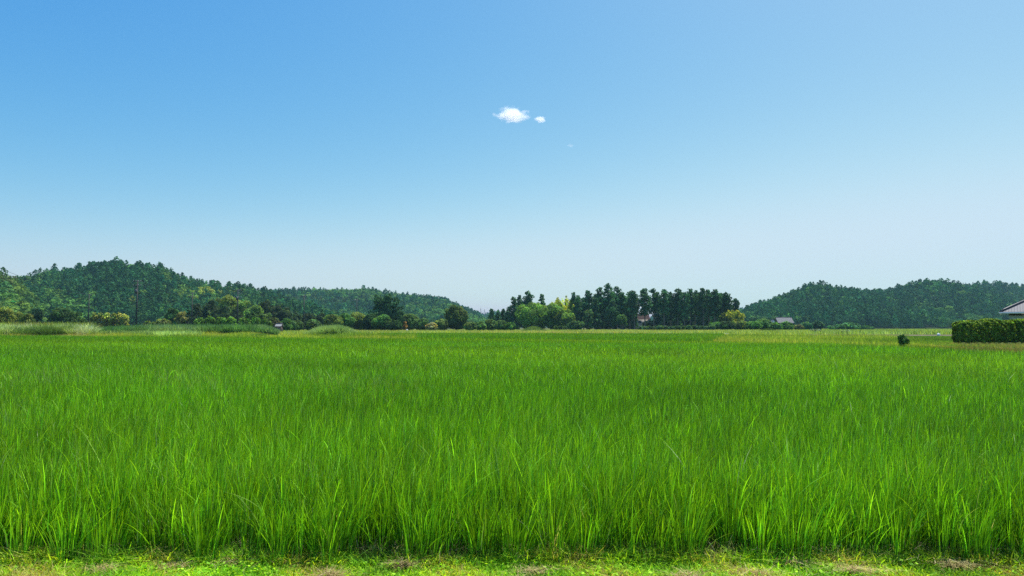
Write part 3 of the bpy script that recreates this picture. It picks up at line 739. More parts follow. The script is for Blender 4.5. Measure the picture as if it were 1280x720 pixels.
def gable_house(p, y, wpx, d, ratio, label, roofmat, wallmat, eave_frac=.62, rz=0.0, two=False, name="house", cat="house", group=None, depth=6.0, dz=0):
    Ht = py2z(y, d) - dz; W = wpx * d / F; D = depth; ev = Ht * eave_frac; ov = 0.5 if W > 4 else .15
    root = empty(name, (px2x(p, d), d, dz), rz); tag(root, label, cat, group)
    b = Buf(); hw, hd = W / 2 - ov, D / 2
    b.box(-hw, -hd, 0, hw, hd, ev)
    k = (Ht - ev) * (hd / (hd + ov))
    b.add([(-hw, -hd, ev), (-hw, hd, ev), (-hw, 0, ev + k), (hw, -hd, ev), (hw, hd, ev), (hw, 0, ev + k)], None, [[0, 2, 1], [3, 4, 5]])
    b.obj("wall", wallmat, root)
    e = ev - (Ht - ev) * ov / (hd + ov) + .1
    slab_roof("roof", [[(-W / 2, -hd - ov, e), (W / 2, -hd - ov, e), (W / 2, 0, Ht), (-W / 2, 0, Ht)], [(W / 2, hd + ov, e), (-W / 2, hd + ov, e), (-W / 2, 0, Ht), (W / 2, 0, Ht)]], .09, roofmat, root)
    rd = Buf(); rd.tube([(-W / 2 - .05, 0, Ht + .05), (W / 2 + .05, 0, Ht + .05)], [.13, .13], 8); rd.obj("ridge_tile", M_TILE_D, root)
    n = max(1, int(W / 2.6))
    for i in range(n):
        c = -hw + (i + .5) * 2 * hw / n; ww = min(.8, hw / n * .6)
        window(root, c - ww, c + ww, ev * .45 if not two else ev * .62, ev * .8 if not two else ev * .85, -hd)
    return root
gable_house(802, 392.5, 18, 350, 1, "red brown roofed house seen through the gap of the cedar grove", M_TILE_R, plain("cream_wall", (0.5, 0.46, 0.4)), .70, two=True)
# pent roof band on that house is its white eave
gable_house(979, 396.8, 20, 400, 1, "farmhouse with long grey tiled roof and dark walls under the pointed hill", M_TILE, M_TIMBER, .60, depth=7)
gable_house(965.5, 399.2, 6, 385, 1, "small white walled annex with steep gable beside the farmhouse", M_TILE, M_WHITE, .62, rz=rad(90), depth=3)
gable_house(349.5, 404.6, 8, 168, 1, "small shed with pale metal roof behind the tall crop", plain("pale_metal_roof", (0.24, 0.24, 0.23)), M_TIMBER, .75, depth=1.6, name="shed", cat="shed")

# pale box beside the orange shrub, white sack on the lane, rubble patch
b = Buf(); b.box(-.3, -.25, 0, .3, .25, .95); bx = empty("storage_box", (px2x(509, 222), 222, 0)); tag(bx, "pale upright storage box beside the rusty orange shrub", "box")
b.obj("body", M_WHITE, bx); b = Buf(); b.box(-.34, -.29, .953, .34, .29, 1.01); b.obj("lid", M_STEEL, bx)
def sack(loc):
    rg = np.random.default_rng(9); nu, nv = 14, 10; V = []
    for i in range(nv + 1):
        t = i / nv; r = .26 * math.sin(math.pi * (0.12 + .83 * t)) ** .6 * (1 - .25 * t)
        for j in range(nu):
            a = 2 * math.pi * j / nu; q = r * (1 + .1 * math.sin(3 * a + 5 * t) + rg.normal(0, .02))
            V.append((q * math.cos(a) * 1.25, q * math.sin(a), .5 * t))
    Q = [[i * nu + j, i * nu + (j + 1) % nu, (i + 1) * nu + (j + 1) % nu, (i + 1) * nu + j] for i in range(nv) for j in range(nu)]
    V.append((0, 0, .52)); k = len(V) - 1; T = [[nv * nu + j, nv * nu + (j + 1) % nu, k] for j in range(nu)]
    o = mesh_obj("sack", V, Q, M_WHITE, None, None, True, loc, T); tag(o, "full white sack standing on the gravel lane before the hedge", "sack")
sack((px2x(1174, 124), 124.5, 0.03))

# low concrete channel kerb seen as pale dashes before the grove
b = Buf()
x = px2x(735, 138)
while x < px2x(905, 138):
    b.box(x, 137.8, 0.02, x + 1.9, 138.1, .42 + R3.uniform(-.04, .04)); x += 2.0 + (R3.random() < .2) * 1.2
o = b.obj("channel_kerb", plain("pale_concrete", (0.5, 0.48, 0.42))); tag(o, "pale low concrete channel edge running before the central grove", "kerb")

# grassy mound
def mound(p, d, wpx, h, label, col):
    Rr = wpx * d / F / 2; nr, na = 10, 36; V = [(0, 0, h)]; 
    for i in range(1, nr + 1):
        r = i / nr
        for j in range(na):
            a = 2 * math.pi * j / na; V.append((Rr * r * math.cos(a), 6 * r * math.sin(a), h * (math.cos(math.pi * r) * .5 + .5)))
    T = [[0, 1 + j, 1 + (j + 1) % na] for j in range(na)]
    Q = [[1 + i * na + j, 1 + (i + 1) * na + j, 1 + (i + 1) * na + (j + 1) % na, 1 + i * na + (j + 1) % na] for i in range(nr - 1) for j in range(na)]
    root = empty("grassy_mound", (px2x(p, d), d, 0)); tag(root, label, "mound")
    mesh_obj("earth", V, Q, M_LAWN, root, None, True, None, T)
    n = 4000; rr = np.sqrt(rng.uniform(0, 1, n)); a = rng.uniform(0, 6.28, n)
    B = np.stack([Rr * rr * np.cos(a), 6 * rr * np.sin(a), h * (np.cos(np.pi * rr) * .5 + .5)], 1)
    V, Q, C = blades(B, rng.uniform(.2, .5, n), np.full(n, .12), rng.uniform(0, 6.28, n), rng.uniform(.1, .6, n), 1, jitter_col(col, n))
    g = mesh_obj("grass", V, Q, M_WEED, root, C); g["kind"] = "stuff"
mound(667, 215, 44, 1.7, "smooth light green grassy mound before the domed grove tree", (0.12, 0.19, 0.05))
mound(960, 210, 34, .9, "low green grassy rise before the grey roofed farmhouse", (0.11, 0.18, 0.04))

# ------------------------------------------------------------------ utility poles, cables, pylons
POLES = {}
def pole(key, p, y, d, arms, label, transformer=False):
    Ht = py2z(y, d); root = empty("utility_pole", (px2x(p, d), d, 0), rad(R3.uniform(-15, 15))); tag(root, label, "utility pole", "utility poles before the long hill")
    b = Buf(); b.tube([(0, 0, 0), (0, 0, Ht)], [.19, .11], 12); b.obj("pole", M_POLE, root, smooth=True)
    for k in range(arms):
        z = Ht - .35 - k * .9; b = Buf(); b.box(-.95, -.14, z - .05, .95, -.112, z + .05); b.box(-.5, -.112, z - .3, -.46, -.10, z); 
        am = b.obj("crossarm", M_STEEL, root)
        for xx in (-.85, -.3, .3, .85):
            c = Buf(); c.tube([(xx, -.125, z + .05), (xx, -.125, z + .1), (xx, -.125, z + .2), (xx, -.125, z + .26)], [.03, .06, .06, .03], 8); c.obj("insulator", M_CERAM, am)
    if transformer:
        b = Buf(); b.tube([(.0, -.48, Ht - 3.0), (.0, -.48, Ht - 2.0)], [.28, .28], 14); b.box(-.05, -.25, Ht - 2.9, .05, -.13, Ht - 2.1); b.obj("transformer", M_STEEL, root, smooth=False)
    b = Buf()
    for i in range(10): s = 1 if i % 2 else -1; z = 2.2 + i * .45; b.box(min(0, s * .32), -.012, z, max(0, s * .32), .012, z + .024)
    b.obj("climbing_steps", M_STEEL, root)
    POLES[key] = (px2x(p, d), d, Ht)
pole('o', -45, 318, 97, 2, "utility pole outside the frame carrying cables into the sky over the knob")
pole('a', 111, 367, 205, 1, "thin dark pole standing before the row of yellow green clumps")
pole('b', 171, 350, 150, 2, "tallest dark utility pole, standing alone before the wooded hill", True)
pole('c', 240, 365.5, 196, 2, "dark pole half hidden by the slim shrub at its foot", False)
pole('d', 297, 361.5, 182, 3, "pole with pale crossarms in front of the sunlit tree clump", True)
pole('e', 380, 369, 220, 1, "bare dark pole before the lower ridge, next to pale grass")
pole('f', 446, 374, 245, 1, "thinnest pole, rising from shrubs near three cedars")
def cable(a, b_, dx, dz, sag, r, lab):
    A = Vector(POLES[a]) + Vector((dx, 0, dz)); B = Vector(POLES[b_]) + Vector((dx, 0, dz)); b = Buf(); P = []
    for i in range(17):
        t = i / 16; q = A.lerp(B, t); q.z -= 4 * sag * t * (1 - t); P.append(q)
    b.tube(P, [r] * 17, 5, False); o = b.obj("power_cable", M_WIRE, smooth=True); tag(o, lab, "cable", "cables between the poles")
names = {'o': 'the unseen pole', 'a': 'the pole by yellow clumps', 'b': 'the tallest pole', 'c': 'the half hidden pole', 'd': 'the pale armed pole', 'e': 'the bare pole', 'f': 'the thinnest pole'}
for a, c in (('o', 'a'), ('a', 'b'), ('b', 'c'), ('c', 'd'), ('d', 'e'), ('e', 'f')):
    for nm, dx, dz, sg in (("upper", -.85, -.1, 1.2), ("second", .85, -.1, 1.4), ("lower", 0, -2.6, 1.8)):
        cable(a, c, dx, dz, sg, .022, f"{nm} black cable from {names[a]} to {names[c]}")
def pylon(p, y, d, lab):
    Ht = py2z(y, d); root = empty("lattice_pylon", (px2x(p, d), d, 0)); tag(root, lab, "pylon", "pylons on the far skyline")
    b = Buf(); 
    for sx in (-1, 1):
        for sy in (-1, 1): b.tube([(sx * 3, sy * 3, 0), (sx * 1, sy * 1, Ht * .75), (0, 0, Ht)], [.3, .25, .2], 4)
    for k in range(10):
        z0, z1 = Ht * .075 * k, Ht * .075 * (k + 1); w0, w1 = 3 - 2 * k / 10, 3 - 2 * (k + 1) / 10
        for sy in (-1, 1):
            b.tube([(-w0, sy * w0, z0), (w1, sy * w1, z1)], [.12, .12], 4); b.tube([(w0, sy * w0, z0), (-w1, sy * w1, z1)], [.12, .12], 4)
    b.obj("tower", M_STEEL, root)
    for f in (.78, .88):
        b = Buf(); b.tube([(-4, 0, Ht * f), (4, 0, Ht * f)], [.2, .2], 4); b.obj("crossarm", M_STEEL, root)
pylon(601, 384.5, 1500, "taller faint pylon on the far skyline beside the blue ridge")
pylon(605.5, 386, 1560, "shorter faint pylon next to the taller one on the far skyline")

# ------------------------------------------------------------------ tall grasses, crops and weeds
def region(n, p0, p1, d0, d1, rg=rng):
    p = rg.uniform(p0, p1, n); lo = d0(p) if callable(d0) else d0; hi = d1(p) if callable(d1) else d1
    d = np.sqrt(rg.uniform(0, 1, n) * (hi ** 2 - lo ** 2) + lo ** 2)
    return px2x(p, d), d, p

def palette(cols, n, amp=.2, rg=rng, x=None, y=None, sc=.12):
    cols = np.array(cols, float)
    if x is None: k = rg.integers(0, len(cols), n)
    else:
        f = .5 + .28 * (np.sin(x * sc + 1.3) * np.cos(y * sc * .8) + np.sin(x * sc * 2.3 + y * sc * 1.7)) + rg.normal(0, .16, n)
        k = np.clip((f * len(cols)).astype(int), 0, len(cols) - 1)
    return cols[k] * np.exp(rg.normal(0, amp, n))[:, None]

def field(name, label, cat, X, Y, hmin, hmax, wd, cols, per=1, spread=.0, lean=(.1, .5), S=1, mat=M_WEED, z=0.0, hmod=None, keep=None, tipz=0.0, sc=.12, amp=.2):
    if keep is not None: k = keep(X, Y); X, Y = X[k], Y[k]
    if per > 1:
        c0 = palette(cols, len(X), amp * .6, rng, X, Y, sc); h0 = rng.uniform(hmin, hmax, len(X))
        X = np.repeat(X, per); Y = np.repeat(Y, per); n = len(X); c = np.repeat(c0, per, 0) * np.exp(rng.normal(0, amp, n))[:, None]
        h = np.repeat(h0, per) * rng.uniform(.7, 1.1, n); a0 = rng.uniform(0, 6.28, n); rr = spread * np.sqrt(rng.uniform(0, 1, n))
        X = X + rr * np.cos(a0); Y = Y + rr * np.sin(a0)
    else:
        n = len(X); c = palette(cols, n, amp, rng, X, Y, sc); h = rng.uniform(hmin, hmax, n); a0 = rng.uniform(0, 6.28, n)
    if hmod is not None: h = h * hmod(X, Y)
    B = np.stack([X, Y, np.full(n, z)], 1)
    V, Q, C = blades(B, h, wd * rng.uniform(.7, 1.4, n), a0, rng.uniform(*lean, n), S, c, tipz=tipz)
    o = mesh_obj(name, V, Q, mat, None, C); tag(o, label, cat, kind="stuff"); return o

Rfar = lambda p: np.interp(p, [-200, 0, 220, 400, 600, 760, 880, 1000, 1060, 1200, 1300], [108, 97, 88, 80, 69, 61, 54.5, 49.5, 48, 47.5, 47.5])
outrice = lambda x, y: ~((y < edge_y(x) + .4) & (x < 22.6))
YW = (0.46, 0.50, 0.06); YG_ = (0.25, 0.38, 0.04); TAN = (0.46, 0.38, 0.14); PG = (0.36, 0.48, 0.18); LG = (0.12, 0.24, 0.03)

# strip right behind the rice, all along
X, Y, _ = region(60000, -160, 520, lambda p: Rfar(p), lambda p: Rfar(p) + 34)
field("weeds", "yellow green weeds along the far rim of the rice on the pole side", "weeds", X, Y, .3, .75, .07, [LG, YG_, YG_, YW, YW, TAN], keep=outrice, lean=(.1, .8), sc=.09, hmod=lambda x, y: 1 + .5 * np.sin(x * .55 + y * .2) * np.sin(x * .21))
X, Y, _ = region(110000, 350, 1010, lambda p: 126 + 0 * p, lambda p: 290 + 0 * p)
field("weeds", "pale yellowish weeds in the wide band before the central grove", "weeds", X, Y, .3, .9, .16, [YG_, PG, YW, YG_, PG, YW, TAN], lean=(.1, .8), sc=.05)
X, Y, _ = region(9000, 480, 900, lambda p: Rfar(p) + 0.3, lambda p: Rfar(p) + 1.8)
field("weeds", "thin line of weeds on the levee between two rice fields", "weeds", X, Y, .15, .5, .05, [LG, YG_, YW], keep=outrice)
X, Y, _ = region(70000, 868, 1195, lambda p: Rfar(p), lambda p: np.interp(p, [868, 1100, 1140, 1195], [125, 115, 82, 70]))
field("weeds", "golden yellow weeds behind the rice around the small dark shrub", "weeds", X, Y, .15, .55, .055, [LG, YG_, YG_, LG, YG_, YW, (0.34, 0.36, 0.08)], keep=outrice, lean=(.1, .8), sc=.16, hmod=lambda x, y: np.interp(x / y * F + 640, [1110, 1165, 1195], [1, .55, .2]) * (.85 + .45 * np.sin(x * .9 + y * .3) * np.sin(x * .37 + 1)))
X, Y, _ = region(120000, 900, 1420, lambda p: 150 + 0 * p, lambda p: 420 + 0 * p)
field("weeds", "pale green weeds in the distance under the cedar hills", "weeds", X, Y, .4, .95, .13, [YG_, PG, LG, YW], lean=(.1, .8), sc=.04)
X, Y, _ = region(45000, 1130, 1420, lambda p: 72 + 0 * p, lambda p: 120 + 0 * p)
field("short_grass", "short green grass of the open field beside the hedge", "grass", X, Y, .08, .22, .05, [LG, (0.08, 0.16, 0.03), YG_], sc=.2)
X = rng.uniform(22.4, 62, 90000); Y = rng.uniform(20, 64.5, 90000); k = Y > X * .95 - 4; 
field("short_grass", "dry yellow and brown grass bank between the rice and the hedge", "grass", X[k], Y[k], .06, .26, .035, [(0.11, 0.2, 0.03), (0.16, 0.24, 0.04), (0.26, 0.27, 0.06), (0.30, 0.25, 0.09), (0.34, 0.26, 0.12)], keep=outrice, sc=.35)
# silver grass
X, Y, _ = region(1700, -160, 116, 103, 126)
field("silver_grass", "tall arching pale silver grass thicket at the far rim of the rice", "grass", X, Y, 1.7, 2.75, .055, [PG, (0.18, 0.30, 0.09), (0.55, 0.62, 0.40), (0.26, 0.38, 0.09), (0.09, 0.17, 0.04)], per=55, spread=.45, lean=(.15, .95), S=3, tipz=.35, hmod=lambda x, y: np.interp(x, [-90, -64, -60], [1, .95, .6]) * (.88 + .16 * np.sin(x * .8 + 1) * np.sin(x * .33) + .08 * np.sin(x * 2.6)))
X, Y, _ = region(700, 384, 452, 112, 128)
field("silver_grass", "low dome of pale silver grass before the shrub mass", "grass", X, Y, 1.3, 2.1, .06, [PG, (0.15, 0.26, 0.09), (0.22, 0.32, 0.12)], per=45, spread=.45, lean=(.15, .9), S=3, tipz=.3, hmod=lambda x, y: np.clip(1.15 - ((x / y * F + 640 - 416) / 36) ** 2, .35, 1.1))
X, Y, _ = region(1500, 130, 250, 106, 116)
field("silver_grass", "light green tufts between the tall silver grass and the tall crop", "grass", X, Y, .6, 1.25, .06, [(0.13, 0.22, 0.06), PG, LG], per=16, spread=.4, lean=(.1, .7), S=2, tipz=.2)
X, Y, _ = region(500, 318, 332, 90, 94)
field("silver_grass", "small round tuft of grass in front of the crop field", "grass", X, Y, .4, .85, .05, [(0.11, 0.2, 0.04)], per=20, spread=.3, lean=(.1, .9), S=2, tipz=.2)
# tall crop (broad drooping blue-green leaves on stalks)
X, Y, _ = region(9500, 128, 346, 117, 150)
k = Y < 150 - 3 * np.abs(np.sin(X)); X, Y = X[k], Y[k]
hm = lambda x, y: np.interp(x / y * F + 640, [120, 200, 330, 348], [.8, 1, 1, .6]) * (.95 + .08 * np.sin(x * .7) * np.sin(x * .31) + .05 * np.sin(x * 2.9))
field("crop_plants", "dense tall blue green leafy crop in front of the bright bushes", "crop", X, Y, 1.9, 2.5, .10, [(0.07, 0.17, 0.06), (0.10, 0.21, 0.08), (0.18, 0.28, 0.14)], per=12, spread=.25, lean=(.1, .75), S=3, tipz=.45, hmod=hm, mat=M_BROAD)
# hedge-foot and yellow-green undergrowth at the left
X, Y, _ = region(16000, -160, 120, 135, 168)
field("undergrowth", "yellow green undergrowth behind the silver grass", "undergrowth", X, Y, 1.2, 3.1, .2, [(0.16, 0.19, 0.04), YG_, (0.22, 0.22, 0.06)], lean=(.1, .8), S=2, tipz=.2)

# ------------------------------------------------------------------ rice
def rice(name, label, tiers, inside, xl, xr, z=0.0, hscale=1.0, tint=(1, 1, 1)):
    buf = Buf(); sx, sy = .24, .17
    for (y0, y1, per, S, wd, thin) in tiers:
        step = sy / thin
        ys = np.arange(y0, y1, step); Xs = []; Ys = []
        for j, yy in enumerate(ys):
            a, b_ = xl(yy) - .22 * yy, xr(yy) - .22 * yy
            if b_ <= a: continue
            xs = np.arange(math.floor(a / sx) * sx, b_, sx) ; Xs.append(xs); Ys.append(np.full(len(xs), yy))
        X = np.concatenate(Xs); Y = np.concatenate(Ys); n = len(X)
        X = X + rng.normal(0, .05, n) + .22 * Y + .06 * np.sin(Y * 5.1); Y = Y + rng.uniform(-.09, .09, n)
        k = inside(X, Y); X, Y = X[k], Y[k]; n = len(X)
        # patchy vigour
        v = np.sin(X * .9 + 1) * np.sin(Y * .7) * .5 + np.sin(X * .23 + Y * .31) * .6 + np.sin(X * 2.3 - Y * 1.9) * .3
        h0 = (.63 + .03 * v + rng.normal(0, .035, n)) * hscale; hc = np.exp(.07 * v + rng.normal(0, .10, n))
        ye = np.clip(.5 + .5 * np.sin(X * .11 + Y * .19 + 2) + rng.normal(0, .3, n), 0, 1)
        X = np.repeat(X, per); Y = np.repeat(Y, per); N = len(X)
        a0 = rng.uniform(0, 6.28, N); rr = (.035 if per < 12 else .075 if per < 30 else .115) * np.sqrt(rng.uniform(0, 1, N)) * (1.8 if per < 12 else 1)
        # lean outward, all nudged by a light wind from the left
        lean = np.abs(rng.normal(.12 if per > 30 else .22, .16, N)); 
        dx = np.cos(a0) * lean + .06; dy = np.sin(a0) * lean; az = np.arctan2(dy, dx); lean = np.hypot(dx, dy)
        u_ = np.where(rng.uniform(0, 1, N) < (.22 if per > 12 else .4), 0.0, rng.uniform(.08, .68, N))
        strag = rng.uniform(0, 1, N) < .02; lean[strag] += rng.uniform(.2, .6, strag.sum())
        h = np.repeat(h0, per) * (rng.uniform(.45, 1.05, N) if per > 30 else rng.uniform(.66, 1.06, N)); h[strag] *= 1.05
        base = np.array([.138, .332, .010]) * np.array(tint)
        c = base * (np.repeat(hc, per) * np.exp(rng.normal(0, .42, N)))[:, None]
        yk = np.repeat(ye, per)[:, None] * rng.uniform(0, 1, (N, 1))
        c = c * (1 + yk * np.array([.85, .22, .1]))
        glint = np.exp(-((Y - 15.5 + .25 * (X + 8)) / 2.2) ** 2) * np.clip((-X) / 3, 0, 1) * np.clip((X + 24) / 6, 0, 1) + .6 * np.exp(-((Y - 21) / 2) ** 2 - ((X + 4) / 6) ** 2) + .5 * np.exp(-((Y - 9.5) / 1.5) ** 2 - ((X + 7) / 3) ** 2)  # wind glints on the left, put into the colour as bands of paler blades
        pale = rng.uniform(0, 1, N) < .014 + .24 * glint * (.5 + .5 * np.sin(X * 1.9 + Y)); c[pale] = np.array([.27, .37, .08])
        h = h * np.where(Y < 4.95, .72, 1.0)
        z0 = u_ * h * .9; full = u_ == 0
        h = np.where(full, h, np.minimum(h - z0, rng.uniform(.16, .36, N)))
        lean = np.where(full, lean * .75, lean * 1.5 + .05)
        off = rr + z0 * .13
        B = np.stack([X + off * np.cos(a0), Y + off * np.sin(a0), z + z0], 1)
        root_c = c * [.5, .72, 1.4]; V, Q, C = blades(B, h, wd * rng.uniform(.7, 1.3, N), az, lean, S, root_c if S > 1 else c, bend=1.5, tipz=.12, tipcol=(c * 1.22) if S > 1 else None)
        buf.add(V, Q, None, C)
    o = buf.obj(name, M_RICE); tag(o, label, "rice", kind="stuff"); return o

xl = lambda y: -(.77 * y + 5.5); xr = lambda y: min(22.3, .77 * y + 5.5)
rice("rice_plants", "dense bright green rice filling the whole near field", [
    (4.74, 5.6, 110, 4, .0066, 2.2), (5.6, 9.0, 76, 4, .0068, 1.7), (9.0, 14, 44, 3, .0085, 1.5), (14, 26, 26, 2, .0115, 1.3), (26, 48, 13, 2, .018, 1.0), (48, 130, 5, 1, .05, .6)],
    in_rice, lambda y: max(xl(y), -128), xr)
def in_poly(poly):
    P = np.array(poly)
    def f(x, y):
        ins = np.zeros(len(x), bool); j = len(P) - 1
        for i in range(len(P)):
            c = ((P[i, 1] > y) != (P[j, 1] > y)) & (x < (P[j, 0] - P[i, 0]) * (y - P[i, 1]) / (P[j, 1] - P[i, 1] + 1e-9) + P[i, 0])
            ins ^= c; j = i
        return ins
    return f
rice("rice_plants", "darker green rice in the second field beyond the levee", [(60, 136, 5, 1, .055, .45)],
     lambda x, y: in_poly(F2)(x, y) & (y > edge_y(x) + 2.2), lambda y: -30, lambda y: 45, z=.02, tint=(.85, .92, 1))

# ------------------------------------------------------------------ near verge
def verge():
    buf = Buf(); n = 210000
    X = rng.uniform(-7.5, 7.5, n); Y = rng.uniform(3.5, 4.9, n)
    pt = np.sin(X * 2.1 + 1) * np.sin(Y * 5 + X) + .6 * np.sin(X * 6.3 + Y * 3) + rng.normal(0, .4, n)
    k = (pt < 1.35) & (Y < 4.76 + .05 * np.sin(X * 3.1) + .05 * np.sin(X * 9)); X, Y, pt = X[k], Y[k], pt[k]; n = len(X)
    h = rng.uniform(.025, .085, n) * (1 + .25 * np.sin(X * 1.7)); near = Y > 4.62; h[near] *= rng.uniform(1, 2.2, near.sum())
    cols = palette([(0.14, 0.34, 0.02), (0.23, 0.48, 0.025), (0.33, 0.56, 0.03), (0.38, 0.52, 0.04), (0.42, 0.38, 0.12)], n, .3, rng, X, Y, 3.0)
    V, Q, C = blades(np.stack([X, Y, np.full(n, .0)], 1), h, rng.uniform(.005, .012, n), rng.uniform(0, 6.28, n), rng.uniform(.3, 1.6, n), 2, cols, tipz=.3)
    buf.add(V, Q, None, C)
    # small broad clover-like leaves
    n = 60000; X = rng.uniform(-7.5, 7.5, n); Y = rng.uniform(3.5, 4.78, n)
    m = np.sin(X * 3.3 + 2) * np.sin(Y * 4 - X * 1.2) + rng.normal(0, .5, n) > .1; X, Y = X[m], Y[m]; n = len(X)
    P = np.stack([X, Y, rng.uniform(.015, .06, n)], 1); Nn = rng.normal(0, .45, (n, 3)) + [0, 0, 1]
    V, Q, C = quads(P, Nn, rng.uniform(.014, .034, n), palette([(0.16, 0.36, 0.02), (0.30, 0.52, 0.03)], n, .35), asp=.75)
    buf.add(V, Q, None, C)
    o = buf.obj("verge_grass", M_GRASS); tag(o, "short yellow green grass and small leaves on the near bank", "grass", kind="stuff")
verge()
def straw():
    buf = Buf(); spots = [(-2.75, 4.74, .18), (-1.95, 4.9, .26), (-2.3, 4.8, .16), (.15, 4.7, .22), (1.15, 4.62, .12), (1.62, 4.66, .26), (1.95, 4.88, .20), (2.3, 4.72, .18), (3.05, 4.84, .2), (-1.2, 4.64, .14), (-3.6, 4.7, .22), (-.75, 4.84, .10)]
    for (cx, cy_, r) in spots:
        cy_ -= .24; cx *= .96; r *= .8
        n = 420; a = rng.uniform(0, 6.28, n); q = r * np.abs(rng.normal(0, .55, n)) * (1 + .5 * np.sin(a * 2 + cx) + .3 * np.sin(a * 5))
        X = cx + q * np.cos(a) * 1.3; Y = cy_ + q * np.sin(a) * .5
        z = .02 + .035 * rng.uniform(0, 1, n)
        c = palette([(0.48, 0.38, 0.15), (0.38, 0.29, 0.10), (0.6, 0.52, 0.25), (0.2, 0.15, 0.05)], n, .2)
        V, Q, C = blades(np.stack([X, Y, z], 1), rng.uniform(.006, .03, n), rng.uniform(.002, .004, n), rng.uniform(0, 6.28, n), rng.uniform(2, 7, n), 3, c, bend=1.2, tipz=.5)
        buf.add(V, Q, None, C)
    n = 5000   # dead leaves at the foot of the rice
    X = rng.uniform(-6.5, 6.5, n); Y = rng.uniform(4.72, 5.5, n)
    c = palette([(0.35, 0.30, 0.18), (0.25, 0.22, 0.12), (0.10, 0.12, 0.04)], n, .25)
    V, Q, C = blades(np.stack([X, Y, rng.uniform(.01, .06, n)], 1), rng.uniform(.02, .14, n), rng.uniform(.002, .005, n), rng.uniform(0, 6.28, n), rng.uniform(.4, 3, n), 3, c, tipz=.4)
    buf.add(V, Q, None, C)
    o = buf.obj("dry_straw", M_STRAW); tag(o, "tangles of dry brown straw lying on the near bank", "straw", kind="stuff")
straw()
def edge_weeds():
    buf = Buf(); n = 4200; X = rng.uniform(-7, 7, n); Y = 4.75 + rng.normal(0, .05, n)
    w_ = np.sin(X * 2.7) + .7 * np.sin(X * 7.1 + 1) + rng.normal(0, .7, n) > -.6; X, Y = X[w_], Y[w_]; n = len(X)
    per = 5; X = np.repeat(X, per) + rng.normal(0, .015, n * per); Y = np.repeat(Y, per) + rng.normal(0, .015, n * per); n = len(X)
    c = palette([(0.08, 0.22, 0.02), (0.13, 0.28, 0.025), (0.22, 0.33, 0.05), (0.07, 0.18, 0.03)], n, .2)
    V, Q, C = blades(np.stack([X, Y, np.zeros(n)], 1), rng.uniform(.04, .15, n), rng.uniform(.003, .007, n), rng.uniform(0, 6.28, n), rng.uniform(.2, 1.1, n), 4, c, tipz=.3)
    buf.add(V, Q, None, C)
    # single pale dry blades standing in the first row
    n = 420; X = rng.uniform(-6.5, 6.5, n); Y = rng.uniform(4.74, 5.2, n); X[:14] = .43 + rng.normal(0, .12, 14); Y[:14] = 4.77
    V, Q, C = blades(np.stack([X, Y, np.zeros(n)], 1), rng.uniform(.12, .42, n), rng.uniform(.004, .007, n), rng.uniform(0, 6.28, n), rng.uniform(.1, .9, n), 4, palette([(0.5, 0.52, 0.32), (0.38, 0.42, 0.22), (0.28, 0.36, 0.12)], n, .15), tipz=.2)
    buf.add(V, Q, None, C)
    o = buf.obj("edge_weeds", M_GRASS); tag(o, "fresh and pale blades at the foot of the first rice row", "weeds", kind="stuff")
edge_weeds()

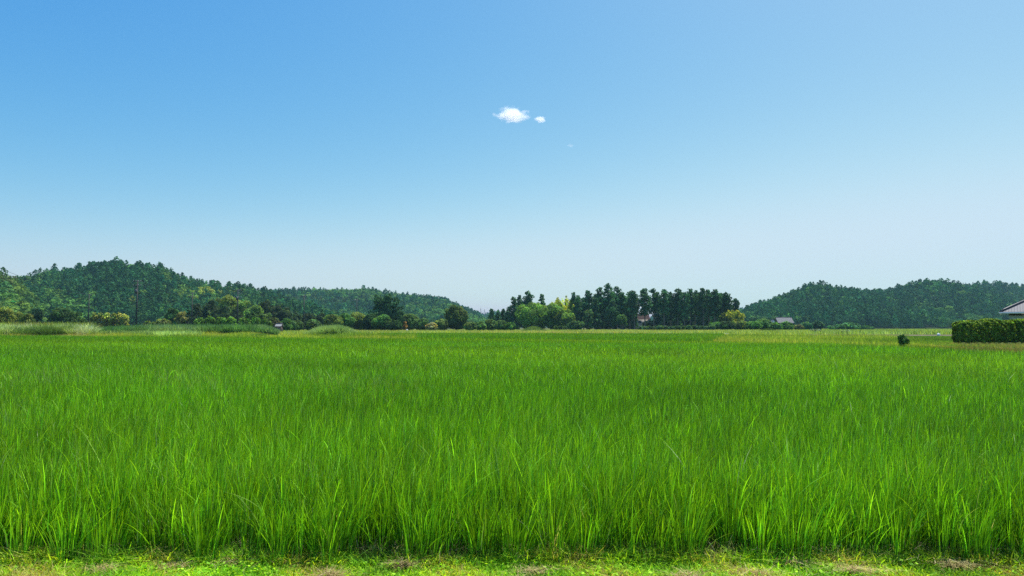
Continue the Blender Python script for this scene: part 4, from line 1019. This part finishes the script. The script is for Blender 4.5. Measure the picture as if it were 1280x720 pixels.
# ------------------------------------------------------------------ clouds
def cloud(p, y, d, wpx, hpx, label, dens, seed):
    loc = Vector((px2x(p, d), d, py2z(y, d))); S = (wpx * d / F / 2, wpx * d / F / 2.4, hpx * d / F / 2)
    bpy.ops.mesh.primitive_ico_sphere_add(subdivisions=3, radius=1.0, location=loc)
    o = bpy.context.object; o.name = "cloud"; o.scale = S
    m = bpy.data.materials.new("cloud_vapour"); m.use_nodes = True; n = m.node_tree.nodes; l = m.node_tree.links; n.clear()
    out = n.new("ShaderNodeOutputMaterial"); v = n.new("ShaderNodeVolumePrincipled"); l.new(v.outputs[0], out.inputs["Volume"])
    v.inputs["Color"].default_value = (1, 1, 1, 1); v.inputs["Anisotropy"].default_value = 0.55
    tc = n.new("ShaderNodeTexCoord")
    ln = n.new("ShaderNodeVectorMath"); ln.operation = 'LENGTH'; l.new(tc.outputs["Object"], ln.inputs[0])
    no = n.new("ShaderNodeTexNoise"); no.noise_dimensions = '4D'; no.inputs["W"].default_value = seed; no.inputs["Scale"].default_value = 1.6; no.inputs["Detail"].default_value = 6; no.inputs["Roughness"].default_value = .6
    l.new(tc.outputs["Object"], no.inputs["Vector"])
    a = n.new("ShaderNodeMath"); a.operation = 'MULTIPLY_ADD'; l.new(no.outputs["Fac"], a.inputs[0]); a.inputs[1].default_value = 2.1; a.inputs[2].default_value = -0.28
    b = n.new("ShaderNodeMath"); b.operation = 'SUBTRACT'; l.new(a.outputs[0], b.inputs[0]); l.new(ln.outputs["Value"], b.inputs[1])
    c = n.new("ShaderNodeMapRange"); l.new(b.outputs[0], c.inputs[0]); c.inputs[1].default_value = 0.0; c.inputs[2].default_value = 0.42; c.inputs[3].default_value = 0; c.inputs[4].default_value = dens
    l.new(c.outputs[0], v.inputs["Density"])
    o.data.materials.append(m); tag(o, label, "cloud", "small clouds in the clear sky")
cloud(640, 139.5, 1500, 52, 23, "largest white cloud, flat and ragged, high in the clear sky", .08, 3.1)
cloud(676, 145.5, 1500, 19, 9, "small oval white cloud just beside the largest one", .12, 7.7)
cloud(714, 179, 1500, 13, 5, "tiny faint wisp of cloud below the small oval one", .02, 1.2)

# ------------------------------------------------------------------ haze
HZ = 0.00010
hb = Buf(); hb.box(-G - 60, -260, -1.0, G + 60, G + 60, 74.0)
hz = hb.obj("haze", None); hz.data.materials.clear()
m = bpy.data.materials.new("haze_air"); m.use_nodes = True; n = m.node_tree.nodes; l = m.node_tree.links; n.clear()
out = n.new("ShaderNodeOutputMaterial"); v = n.new("ShaderNodeVolumePrincipled"); l.new(v.outputs[0], out.inputs["Volume"])
v.inputs["Color"].default_value = (0.42, 0.78, 1.0, 1); v.inputs["Density"].default_value = HZ; v.inputs["Anisotropy"].default_value = 0.2
hz.data.materials.append(m); tag(hz, "thin pale summer haze over the plain", "haze", kind="stuff")
